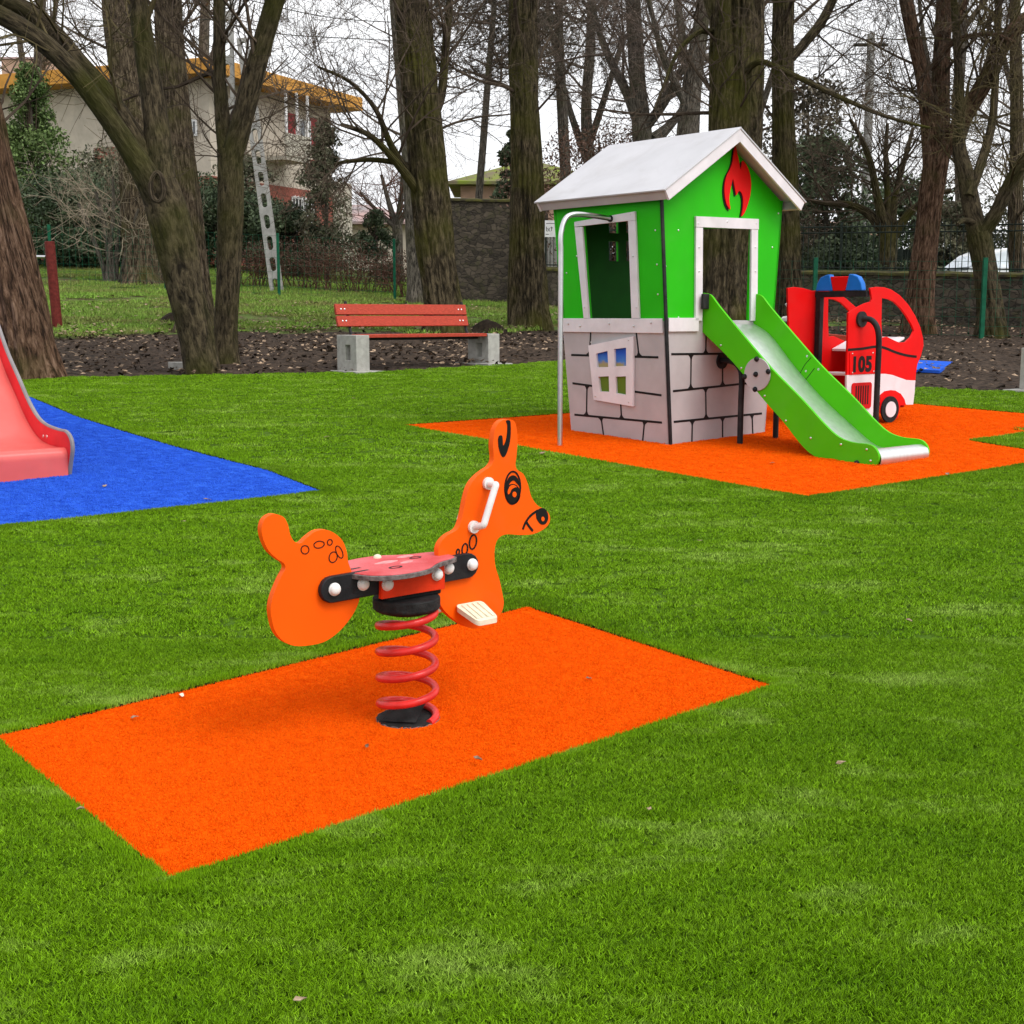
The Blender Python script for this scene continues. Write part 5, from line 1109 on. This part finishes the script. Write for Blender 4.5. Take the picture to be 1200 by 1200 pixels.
leafy('conifer', 'slim dark conifer standing before the brick part of the house', 382, 305, 43, 5.2, 1.15, 'ivy', 'cone', 4200, .06, cat='conifer', seed=41, lobes=60)
leafy('conifer', 'broad dark conifer at the foot of the house beside the concrete pole', 345, 300, 44, 2.2, 1.6, 'conifer', 'round', 6500, .06, cat='conifer', seed=42, lobes=36)
leafy('evergreen_shrub', 'dark evergreen bush behind the narrow V trunk', 256, 300, 45, 3.0, 1.8, 'conifer', 'round', 7000, .06, seed=43, lobes=50)
leafy('evergreen_shrub', 'olive climber thicket covering the house corner', 290, 300, 46.5, 4.0, 1.3, 'ivy', 'round', 4000, .07, seed=44, lobes=60)
leafy('evergreen_shrub', 'dark bush under the light green evergreen at the left fence', 88, 303, 43, 2.9, 2.2, 'conifer', 'round', 9000, .06, seed=45, lobes=50)
leafy('evergreen_shrub', 'dull green bush behind the pale stemmed shrub', 135, 303, 46, 4.0, 2.2, 'ivy', 'round', 7500, .07, seed=46, lobes=50)
leafy('evergreen_shrub', 'low dark bush at the lawn edge between the broad old trunk and the V trunk', 205, 306, 44, 1.6, 1.5, 'conifer', 'round', 5000, .06, seed=57, lobes=30)
leafy('evergreen_shrub', 'low dark bush at the far lawn edge behind the red post', 122, 306, 43, 1.5, 1.9, 'conifer', 'round', 5000, .06, seed=58, lobes=30)
leafy('evergreen_shrub', 'low olive bush at the far lawn edge hidden behind the broad old trunk', 166, 306, 43.5, 1.5, 1.4, 'ivy', 'round', 4000, .06, seed=59, lobes=30)
leafy('conifer', 'small clipped cone conifer left of the fan shaped tree', 440, 300, 46, 2.4, .95, 'conifer', 'cone', 3500, .05, cat='conifer', seed=47, lobes=40)
leafy('conifer', 'dark conifer peeping out behind the straight furrowed trunk', 600, 330, 40, 5.0, .8, 'conifer', 'cone', 4500, .06, cat='conifer', seed=48, lobes=50)
leafy('evergreen_tree', 'large dark evergreen right of the playhouse behind the railing', 962, 330, 33, 4.4, 1.4, 'conifer', 'round', 5000, .07, cat='tree', seed=49, lobes=60)
leafy('evergreen_tree', 'tall dark evergreen half hidden by the trunk right of the gable', 940, 330, 37, 6.2, 1.6, 'pine', 'round', 4500, .07, cat='tree', seed=50, lobes=60)
leafy('evergreen_shrub', 'dark green bush between the reddish tree and the elbow tree', 1116, 330, 38, 2.8, 1.1, 'ivy', 'round', 3500, .06, seed=51, lobes=40)
leafy('bare_shrub', 'reddish brown twiggy bush behind the left slope of the playhouse roof', 700, 340, 37, 4.9, 2.4, 'bush_red', 'round', 11000, .04, seed=52, lobes=90, twm='twig_red')
leafy('bare_shrub', 'brown leafed thicket at the right edge behind the elbow tree', 1206, 330, 37.5, 4.2, 1.6, 'ivy', 'round', 4500, .05, seed=53, lobes=60)
leafy('evergreen_shrub', 'dark low bush behind the railing left of the concrete pole', 985, 318, 31, 1.5, 1.3, 'conifer', 'round', 3500, .05, seed=54, lobes=30)
leafy('evergreen_shrub', 'olive low bush behind the railing at the foot of the fruit tree', 1052, 318, 31.5, 1.3, 1.0, 'ivy', 'round', 3000, .05, seed=55, lobes=30)
leafy('evergreen_tree', 'big dark evergreen far right of the fruit tree', 1065, 320, 44, 4.0, 2.2, 'conifer', 'round', 4500, .08, cat='tree', seed=56, lobes=60)
leafy('bare_shrub', 'grey brown twiggy thicket behind the wall seen through the playhouse windows', 732, 330, 38.5, 4.4, 1.7, 'bush_red', 'round', 12000, .05, seed=61, lobes=70, twm='twig_far')
# winter hedge behind the left fence: separate brown bushes
for i, (px, h_) in enumerate(((286, 1.25), (318, 1.35), (350, 1.3), (384, 1.45), (415, 1.5), (446, 1.35), (476, 1.3))):
    random.seed(60+i); g = at(px, 345, 37.5+.3*(i % 3)); g.z = G(g.x, g.y)
    hs_ = 1.0
    t = thing('hedge_bush', g, 'brown winter hedge bush, '+('first left of the fence posts, by the concrete strut', 'second, left of the green post', 'third, below the window bars', 'fourth, before the slim dark conifer', 'fifth, below the grey roofed house', 'sixth, at the second green post', 'seventh, beside the grey trunk')[i], 'hedge', 'brown bushes of the hedge behind the wire fence')
    st, lf_ = MB(), MB()
    for _ in range(17):
        d = Vector((random.gauss(0, .32), random.gauss(0, .32), 1)).normalized(); tips = []
        grow(st, g+Vector((random.uniform(-.4, .4), random.uniform(-.25, .25), -.03)), d, h_*random.uniform(.6, .85), .014, 1, 6, .03, .35, .006, (25, 65), (.35, .6), tips)
        for p, _d in tips:
            for _k in range(7): quads(lf_, p+Vector((random.gauss(0, .08), random.gauss(0, .08), random.gauss(0, .08))), .03)
    for _ in range(420):
        quads(lf_, g+Vector((random.gauss(0, .42), random.gauss(0, .25), h_*random.uniform(.42, 1.0))), .033)
    st.build('stems', M['twig_red'], t, recalc=False); lf_.build('foliage', M['hedge'], t, smooth=False, recalc=False)
# pines with loose needle tufts
def pine(label, trunk, Y, br, seed):
    t, paths = tree('pine_tree', label, trunk, Y, bk='bark_far', seed=seed, ridge=.04, up=1.5, cat='pine')
    random.seed(seed+1); q, r = paths[0]; cb, nb = MB(), MB()
    for f0, f1, cnt, ln in br:
        for _ in range(cnt):
            f = random.uniform(f0, f1)*(len(q)-1); i = min(len(q)-2, int(f)); a = random.uniform(0, 6.28); d = Vector((cos(a), sin(a), random.uniform(-.1, .35))).normalized(); tips = []
            grow(cb, q[i], d, ln*random.uniform(.6, 1.2), .03, 2, 5, .03, .3, .008, (30, 60), (.4, .6), tips)
            for p, dd in tips:
                for _k in range(3):
                    c = p+Vector((random.gauss(0, .1), random.gauss(0, .1), random.gauss(0, .08)))
                    for _j in range(9):
                        u = (dd*.5+Vector((random.gauss(0, 1), random.gauss(0, 1), random.gauss(.2, 1)))).normalized(); v = rand_perp(u)*.011; k = random.uniform(.09, .19)
                        nb.add([c-v, c+v, c+u*k], [(0, 1, 2)])
    cb.build('branches', M['twig_far'], t, recalc=False); nb.build('crown', M['pine'], t, smooth=False, recalc=False)
pine('thin pine with tufted dark crown between the two furrowed trunks', [(556,330,5),(560,250,5),(566,170,4.5),(572,90,4),(578,20,3.5),(580,-30,3)], 41, [(.5, 1, 44, 2.1)], 70)
pine('brownish pine crown right of the straight furrowed trunk', [(664,340,8),(664,240,7.5),(660,150,7),(656,70,6),(655,0,5),(655,-40,4)], 43, [(.42, 1, 54, 2.3)], 72)

# ------------------------------------------------------------------ fences and walls
def wire_fence(label, posts, hgt, wires=True, vstep=.16):
    t = thing('wire_fence', posts[0], label, 'fence')
    for p in posts: MB().box(p+Z*(hgt/2-.1), (.035, .035, hgt/2+.1)).build('post', M['dk_green'], t, bevel=.005)
    mb = MB()
    for a, b in zip(posts, posts[1:]):
        d = b-a; n = max(2, int(Vector((d.x, d.y)).length/vstep))
        for k in range(1, n): q = a.lerp(b, k/n); mb.tube([q+Z*.05, q+Z*(hgt-.06)], .003, 3, caps=False)
        for k in range(9): z = .06+(hgt-.12)*k/8; mb.tube([a+Z*z, b+Z*z], .0035, 3, caps=False)
    mb.build('wire_mesh', M['dk_green'], t, recalc=False)
def onG(px, Y): q = at(px, 300, Y); q.z = G(q.x, q.y); return q
wire_fence('green welded wire fence along the lawn at the left', [onG(px, 35) for px in (-210, -76, 59, 193, 326, 462)], 1.62, True)
wire_fence('green wire fence on slim posts before the stone wall at the right', [P(820, 389), P(953, 393), P(1150, 397.5), P(1350, 400)], 1.32, True, .2)
A = P(632, 361); B = P(1190, 384.5); B = A+(B-A)*1.35; zt0 = at(640, 312.5, A.y).z-A.z
d = (B-A); dh = Vector((d.x, d.y, 0)).normalized(); nh = Vector((-dh.y, dh.x, 0)); Lw = Vector((d.x, d.y)).length; hA, hB = .98, .93
def wall_obj(name, label, A, B, h, th, m, cope=True):
    t = thing(name, A, label, 'wall'); d = B-A; u = Vector((d.x, d.y, 0)); L_ = u.length; u.normalize(); n = Vector((-u.y, u.x, 0)); k = max(2, int(L_/.35)); kz = max(2, int(h/.2)); mb = MB(); vs = []; fs = []
    for side in (0, 1):
        o0 = len(vs)
        for j in range(kz+1):
            for i in range(k+1):
                q = A.lerp(B, i/k); z = -.2+(h+.2)*j/kz; q = q+Z*z+n*(th*side)
                if 0 < j < kz and 0 < i < k: q += n*(.05*noise.noise(q*2.1))
                vs.append(q)
        for j in range(kz):
            for i in range(k):
                a = o0+j*(k+1)+i; fs.append((a, a+1, a+k+2, a+k+1) if side == 0 else (a+1, a, a+k+1, a+k+2))
    o1 = (kz+1)*(k+1); top = kz*(k+1)
    for i in range(k): fs.append((top+i, top+i+1, o1+top+i+1, o1+top+i))
    for j in range(kz): fs += [(j*(k+1), (j+1)*(k+1), o1+(j+1)*(k+1), o1+j*(k+1)), (j*(k+1)+k, o1+j*(k+1)+k, o1+(j+1)*(k+1)+k, (j+1)*(k+1)+k)]
    mb.add(vs, fs).build('masonry', m, t)
    if cope:
        c = MB(); vs = []; K2 = k*2
        for i in range(K2+1):
            q = A.lerp(B, i/K2)
            for (o_, z) in ((-.05, .0), (-.05, .05), (th*.5, .10), (th+.05, .05), (th+.05, .0)): vs.append(q+n*(o_+.02*noise.noise(q*3+Vector((o_, 0, 0))))+Z*(h+z+.02*noise.noise(q*2.5)))
        fs = [(i*5+j, i*5+(j+1) % 5, (i+1)*5+(j+1) % 5, (i+1)*5+j) for i in range(K2) for j in range(5)]+[(4, 3, 2, 1, 0), tuple(range(K2*5, K2*5+5))]
        c.add(vs, fs).build('coping', M['coping'], t)
    return t
wall_obj('stone_wall', 'low old stone wall with mossy coping behind the fire engine', A, B, .95, .38, M['stone'])
# iron railing on the wall
t = thing('iron_railing', A+Z*1.03, 'dark iron railing standing on the low stone wall', 'railing'); npk = int(Lw/.13); pk = MB(); c0 = nh*.19
for i in range(npk):
    q = A.lerp(B, (i+.5)/npk)+c0+Z*1.02; pk.tube([q, q+Z*1.0], .009, 4)
pk.build('pickets', M['iron'], t, smooth=False)
for z in (.08, .80, .92):
    MB().tube([A+c0+Z*(1.02+z), B+c0+Z*(1.02+z)], .015, 6).build('rail', M['iron'], t)
for i in range(8):
    q = A.lerp(B, (i+.02)/7.9)+c0+Z*1.0; MB().box(q+Z*.52, (.025, .025, .52)).build('post', M['iron'], t)
wall_obj('stone_wall', 'tall dark stone garden wall left of the straight furrowed trunk', at(524, 356, 36)*1.0, at(642, 358, 36.2)*1.0, 2.72, .4, M['stone_l'])
# tall grey board gate section and its white notice
gq = at(650, 345, 35.6); gq.z = G(gq.x, gq.y)
t = thing('board_fence', gq, 'weathered grey board fence piece behind the silver pole', 'fence')
for k in range(7): MB().box(gq+RT*(-.45+.17*k)+Z*1.05, (.078, .015, 1.12)).build('board', M['concrete'], t)
MB().box(gq+Vector((.06, .03, .6)), (.6, .015, .05)).build('rail', M['concrete'], t)
sgn = at(645, 268, 33.9); t = thing('notice_sign', sgn, 'small white notice with faded marks left of the playhouse roof', 'sign')
fn = lambda a, b, c: sgn+RT*a+Z*b+Vector((0, -1, 0))*c
MB().plate([(-.165, -.205), (.17, -.205), (.17, .205), (-.165, .205)], fn, 0, .012).build('panel', M['white_paint'], t)
mk_ = MB()
for l in ([(-.11, .125), (.10, .13)],): MB().strip(l, fn, .014, .012, .0145).build('text_line', M['black_mark'], t)
for l in ([(-.10, .05), (-.10, -.06), (-.06, -.06), (-.05, -.01), (-.09, .0)], [(-.03, .02), (-.03, -.06), (.0, -.06)], [(.03, .05), (.03, -.06)], [(.0, .02), (.06, .02)], [(-.12, -.14), (-.04, -.14)]):
    MB().strip(l, fn, .016, .012, .0145).build('text_mark', M['iron'], t)

# ------------------------------------------------------------------ house with ochre eaves
def big_house():
    Y0 = 48.0; E = at(250, 66, Y0); c1 = at(425, 115, 57.0); 
    a1 = radians(64.7); a2 = radians(158.7); u1 = Vector((cos(a1), sin(a1), 0)); u2 = Vector((cos(a2), sin(a2), 0))
    L1 = onp(425, 115, E, u1, Z)[0]; L2 = onp(-170, 98, E, u2, Z)[0]
    gz = G(E.x+2, E.y+4)-1.0; H_ = E.z-gz; B = Vector((E.x, E.y, gz))
    t = thing('house', B, 'two storey beige house with ochre eaves and red brick lower storey', 'house')
    FT = px2m(17, Y0); OV = .95
    bx = lambda s0, s1, w0, w1, z0, z1: MB().box(B+u1*((s0+s1)/2)+u2*((w0+w1)/2)+Z*((z0+z1)/2), ((s1-s0)/2, (w1-w0)/2, (z1-z0)/2), (u1, u2, Z))
    bx(0, L1, 0, L2, H_-FT, H_).build('roof', M['fascia'], t, bevel=.02)
    bx(OV, L1-OV, OV, L2-OV, 0, H_-FT-.003).build('wall', M['plaster'], t)
    n1 = -u2; n2 = -u1
    W1 = B+u2*OV; W2 = B+u1*OV       # right face starts at W1 along u1, left face at W2 along u2
    r1 = lambda px, py: onp(px, py, W1, u1, Z); f1 = plane_fn(W1, u1, Z, n1)
    r2 = lambda px, py: onp(px, py, W2, u2, Z); f2 = plane_fn(W2, u2, Z, n2)
    def panel(rr, ff, x0, y0, x1, y1, m, name, w0=.0, w1=.03, par=None):
        a, b = rr(x0, y1), rr(x1, y0); s0, s1 = sorted((a[0], b[0])); z0, z1 = sorted((a[1], b[1]))
        return MB().plate([(s0, z0), (s1, z0), (s1, z1), (s0, z1)], ff, w0, w1).build(name, m, par or t)
    # brick lower storey on both faces
    zb = r1(340, 220)[1]
    MB().plate([(OV-.04, 0), (L1-OV, 0), (L1-OV, zb), (OV-.04, zb)], f1, .001, .05).build('brick_base', M['brick'], t)
    zb2 = zb
    MB().plate([(OV-.0, 0), (L2-OV, 0), (L2-OV, zb2), (OV, zb2)], f2, .001, .05).build('brick_base', M['brick'], t)
    def win(rr, ff, x0, y0, x1, y1, bars=0, shut=None):
        g = panel(rr, ff, x0, y0, x1, y1, M['white_paint'], 'window', .05, .09)
        a, b = rr(x0, y1), rr(x1, y0); s0, s1 = sorted((a[0], b[0])); z0, z1 = sorted((a[1], b[1])); k = .07
        mid = (s0+s1)/2
        for q0, q1 in ((s0+k, mid-k/2), (mid+k/2, s1-k)):
            MB().plate([(q0, z0+k), (q1, z0+k), (q1, z1-k), (q0, z1-k)], ff, .0905, .095).build('pane', M['glass'], g)
        if bars:
            mb = MB()
            for i in range(bars): s = s0+(s1-s0)*(i+.5)/bars; mb.tube([ff(s, z0-.05, .16), ff(s, z1+.05, .16)], .02, 5)
            for z in (z0, (z0+z1)/2, z1): mb.tube([ff(s0-.03, z, .16), ff(s1+.03, z, .16)], .018, 5)
            mb.build('window_bars', M['white_paint'], g)
    win(r1, f1, 349, 142, 362, 168); panel(r1, f1, 337, 135, 348, 166, M['shutter'], 'shutter', .03, .08); panel(r1, f1, 363, 140, 370, 170, M['shutter'], 'shutter', .03, .08)
    win(r1, f1, 341, 234, 366, 272, 7); panel(r1, f1, 358, 188, 369, 206, M['brick'], 'brick_panel', .0, .06)
    win(r2, f2, 222, 140, 232, 160); win(r2, f2, 34, 226, 56, 250); panel(r2, f2, 113, 172, 143, 200, M['brick'], 'brick_panel', 0, .06)
    # balcony at the right face near the corner
    s0, z0 = r1(306, 185); s1, z1 = r1(334, 168); zf = r1(320, 186)[1]; zp_ = r1(320, 160)[1]
    ba = bx(s0, s1, OV-1.1, OV-.06, zf-.15, zf).build('balcony', M['plaster_r'], t)
    bx(s0, s1, OV-1.14, OV-1.04, zf+.003, zp_).build('parapet', M['plaster_r'], ba)
    for s in (s0+.08, (s0+s1)/2, s1-.08): MB().tube([W1+u1*s-u2*1.09+Z*(zp_+.004), W1+u1*s-u2*1.09+Z*(H_-FT-.01)], .06, 8).build('balcony_post', M['white_paint'], ba)
    # chimney pipe and small parapet of the right wing
    bx(L1-OV-.4, L1-OV+2.2, OV+.4, OV+4, 0, zb*1.15).build('wing', M['plaster_r'], t)
big_house()
# small pink house with mossy hip roof, grey roofed house, far block, house beyond the railing
def hip_house(name, label, c, w_, d_, h_, rh, mw, mr, ov=.5, rz=0, wins=()):
    t = thing(name, c, label, 'house', None, rz); R_ = Matrix.Rotation(rz, 3, 'Z')
    tr = lambda x, y, z: c+R_ @ Vector((x, y, z))
    bxx = MB().add([tr(x, y, z) for z in (-2.8, h_) for (x, y) in ((-w_, -d_), (w_, -d_), (w_, d_), (-w_, d_))], [(3,2,1,0),(4,5,6,7),(0,1,5,4),(1,2,6,5),(2,3,7,6),(3,0,4,7)]).build('wall', mw, t)
    k = max(0, w_-d_)
    vs = [tr(x, y, h_+.02) for (x, y) in ((-w_-ov, -d_-ov), (w_+ov, -d_-ov), (w_+ov, d_+ov), (-w_-ov, d_+ov))]+[tr(-k-.05, 0, h_+rh), tr(k+.05, 0, h_+rh)]
    vs += [v+Z*.12 for v in vs[:4]]
    rf = MB().add(vs, [(0,3,2,1),(0,1,7,6),(1,2,8,7),(2,3,9,8),(3,0,6,9),(6,7,5,4),(7,8,5),(8,9,4,5),(9,6,4)]).build('roof', mr, t, smooth=False)
    for (x, z, ww, hh) in wins:
        f = MB().add([tr(x+a*ww, -d_-b, z+e*hh) for b in (0.002, .05) for a, e in ((-1,-1),(1,-1),(1,1),(-1,1))], [(0,1,2,3),(7,6,5,4),(0,4,5,1),(1,5,6,2),(2,6,7,3),(3,7,4,0)]).build('window', M['white_paint'], t)
        MB().add([tr(x+a*ww*.82, -d_-.052, z+e*hh*.82) for a, e in ((-1,-1),(1,-1),(1,1),(-1,1))], [(0,1,2,3)]).build('pane', M['glass'], f)
    return t
c = at(585, 246, 56); zw_ = at(585, 218, 56).z; zr_ = at(585, 194, 60).z
hip_house('cottage', 'small pink walled house with mossy hip roof beyond the tall stone wall', Vector((c.x+1.3, 58.5, c.z-1)), 2.9, 2.6, zw_-c.z+1, zr_-zw_, M['pink_wall'], M['tile_moss'], .5)
c = at(446, 292, 68); h1_ = at(446, 262, 66).z-c.z; r1_ = at(446, 236, 68).z-c.z-h1_
hip_house('cottage', 'grey roofed beige house far behind the fan shaped tree', Vector((c.x-1.2, 70, c.z)), 3.4, 3.0, h1_, r1_, M['beige_wall'], M['tile_grey'], .45, 0, ((-1.6, h1_*.5, .45, .4),))
c = at(14, 120, 90); zt_ = at(14, 60, 90).z; zg_ = G(c.x, 90)-1
hip_house('apartment_block', 'far pinkish block above the ochre eaves at the upper left', Vector((c.x, 95, zg_)), 1.6, 2.2, zt_-zg_, .4, M['pink_wall'], M['tile_grey'], .1)
c = at(985, 300, 50); z1_ = at(985, 276, 50).z; z2_ = at(985, 262, 50).z; 
hip_house('cottage', 'pale house glimpsed through the railing left of the concrete pole', Vector((c.x-.2, 52.5, c.z-1.5)), 1.9, 2.2, z1_-c.z+1.5, z2_-z1_+.3, M['beige_wall'], M['pink_wall'], .25, 0, ((-.6, 1.6, .4, .4),))
# garden fence board behind the car and the fruit tree
a = at(1012, 318, 38.5); b = at(1140, 316, 38.2); mb = MB()
for q in (a, b): q.z = G(q.x, q.y)
t = thing('board_fence', a, 'grey green board fence across the street behind the fruit tree', 'fence')
for k in range(26):
    q = a.lerp(b, k/25); MB().box(q+Z*.75, (.058, .012, .78), ((b-a).normalized(), Vector((0, 1, 0)), Z)).build('board', M['iron'], t)
MB().box(a.lerp(b, .5)+Z*.4+Vector((0, .04, 0)), ((b-a).length/2, .02, .04), ((b-a).normalized(), Vector((0, 1, 0)), Z)).build('rail', M['iron'], t)

# ------------------------------------------------------------------ car beyond the wall
def car():
    c = at(1144, 330, 33.0); c.z = G(c.x, c.y)+.14
    rz = radians(12); t = thing('parked_car', c, 'white hatchback parked beyond the wall and railing', 'car', None, rz)
    R_ = Matrix.Rotation(rz, 3, 'Z'); top = at(1135, 292, 33.2).z-c.z; k = top/1.46
    fn = lambda a, b, y: c+R_ @ Vector((a, y, b*k))
    low = [(-1.35, .25), (-1.38, .55), (-1.28, .76), (-.75, .88), (-.55, .93), (2.15, .96), (2.55, .93), (2.62, .60), (2.58, .28), (2.2, .24), (-.9, .22)]
    lp = [(p.x, p.y) for p in spline([Vector((*q, 0)) for q in low], 3, True)]
    MB().plate(lp, fn, -.85, .85).build('body', M['car_white'], t, bevel=.06, seg=3)
    cab = [(-.62, .90), (-.10, 1.30), (.25, 1.44), (.9, 1.47), (1.6, 1.44), (2.1, 1.34), (2.42, .92)]
    MB().plate(cab, fn, -.72, .72).build('cabin', M['car_white'], t, bevel=.05, seg=3)
    for s_ in (-1, 1):
        for gl in ([(-.35, .97), (.0, 1.28), (.35, 1.38), (.62, 1.39), (.62, .97)], [(.70, .97), (.70, 1.39), (1.5, 1.37), (1.62, .99)], [(1.70, .99), (1.60, 1.35), (1.9, 1.29), (2.1, 1.0)]):
            MB().plate(gl, fn, s_*.722, s_*.735).build('side_window', M['pale_glass'] if gl[0][0] < 0 else M['glass'], t)
        for x in (-.72, 1.85):
            wq = fn(x, .31/k, s_*.78); ax = R_ @ Vector((0, s_, 0))
            wh = MB().tube([wq-ax*.1, wq+ax*.1], .31, 24).build('wheel', M['tyre'], t, bevel=.02)
            MB().tube([wq+ax*.1, wq+ax*.108], .2, 20).build('rim', M['steel'], wh)
        MB().box(fn(-1.30, .68, s_*.62), (.06, .16, .07), (R_ @ RT, R_ @ Vector((0, 1, 0)), Z)).build('headlight', M['glass'], t, bevel=.01)
    A_, B_ = fn(-.60, .93, 0), fn(-.12, 1.29, 0); d_ = (B_-A_); ln = d_.length; d_.normalize(); sd2 = R_ @ Vector((0, 1, 0)); n_ = d_.cross(sd2)
    if n_.z < 0: n_ = -n_
    MB().add([A_+d_*.05+n_*.012+sd2*s*.62 for s in (-1, 1)]+[B_-d_*.03+n_*.012+sd2*s*.56 for s in (1, -1)], [(0, 1, 2, 3)]).build('windscreen', M['pale_glass'], t)
car()
# ------------------------------------------------------------------ poles and wires
def lattice(mb, a, b, w0, w1, th, nslots):
    """flat concrete shaft with oblong slots"""
    d = (b-a); ln = d.length; d.normalize(); x = Vector((d.z, 0, -d.x)).normalized(); y = d.cross(x)
    fn = plane_fn(a, x, d, y); pts = [(-w0/2, 0), (w0/2, 0), (w1/2, ln), (-w1/2, ln)]; hs = []
    for k in range(nslots):
        z0 = ln*(k+.18)/nslots; z1 = ln*(k+.82)/nslots; ww = (w0+(w1-w0)*(k+.5)/nslots)*.22; hs.append(rrect(-ww, z0, ww, z1, ww*.95, 4))
    return mb.plate(pts, fn, -th/2, th/2, hs)
Yp = 36.4; a = at(268, 334, Yp+.5); a.z = G(a.x, a.y)-.2; top = at(266, -60, Yp+.5)
t = thing('utility_pole', a, 'slotted concrete utility pole with a leaning slotted strut behind the V trunk', 'utility pole')
lattice(MB(), a, top, .50, .26, .16, 16).build('shaft', M['pole_conc'], t, bevel=.01)
b = at(325, 338, Yp); b.z = G(b.x, b.y)-.1; tp = at(284, 45, Yp+.3)
lattice(MB(), b, tp, .36, .30, .16, 12).build('strut', M['pole_conc'], t, bevel=.01)
MB().tube([at(245, -20, Yp+.5), at(290, -22, Yp+.5)], .05, 8).build('cross_arm', M['iron'], t)
a = at(1012, 322, 40); a.z = G(a.x, a.y); top = at(1021, 40, 40.0)
t = thing('concrete_pole', a, 'plain round concrete pole rising between the conifers and the fruit tree', 'pole')
MB().tube([a-Z*.2, a.lerp(top, .5), top], [px2m(6.2, 40), px2m(5.2, 40), px2m(4.2, 40)], 18).build('shaft', M['pole_conc'], t)
MB().tube([top-Z*.3-RT*.5, top-Z*.3+RT*.5], .05, 8).build('cross_arm', M['iron'], t)
pa = at(997, 318, 40.3); pa.z = G(pa.x, pa.y)
setup(MB().tube([pa, at(1000, 262, 40.3)], [.09, .08], 10).build('post', M['pole_conc']), 'short pale post close left of the round concrete pole', 'post')
def cable(label, pts, Ys, sag=.0):
    q = [at(p[0], p[1], y) for p, y in zip(pts, Ys)]; l = spline(q, 12)
    setup(MB().tube(l, .014, 5).build('overhead_cable', M['iron']), label, 'cable')
cable('overhead cable crossing from the slotted pole to the leaning trunk', [(268, 28), (330, 40), (430, 46), (520, 50), (640, 45)], [39, 40, 42, 44, 48])
cable('higher overhead cable right of the slotted pole', [(268, -6), (400, 22), (560, 26), (700, 14)], [39, 41, 44, 47])
cable('overhead cable at the upper left above the ochre roof', [(-40, 14), (60, 20), (150, 26), (268, 22)], [45, 43, 41, 39])
cable('overhead cable meeting the round concrete pole from the left', [(1021, 62), (960, 66), (880, 62), (760, 50)], [40, 41, 43, 46])
cable('overhead cable leaving the round concrete pole to the right', [(1021, 100), (1100, 106), (1180, 108), (1260, 106)], [40, 40, 40, 40])
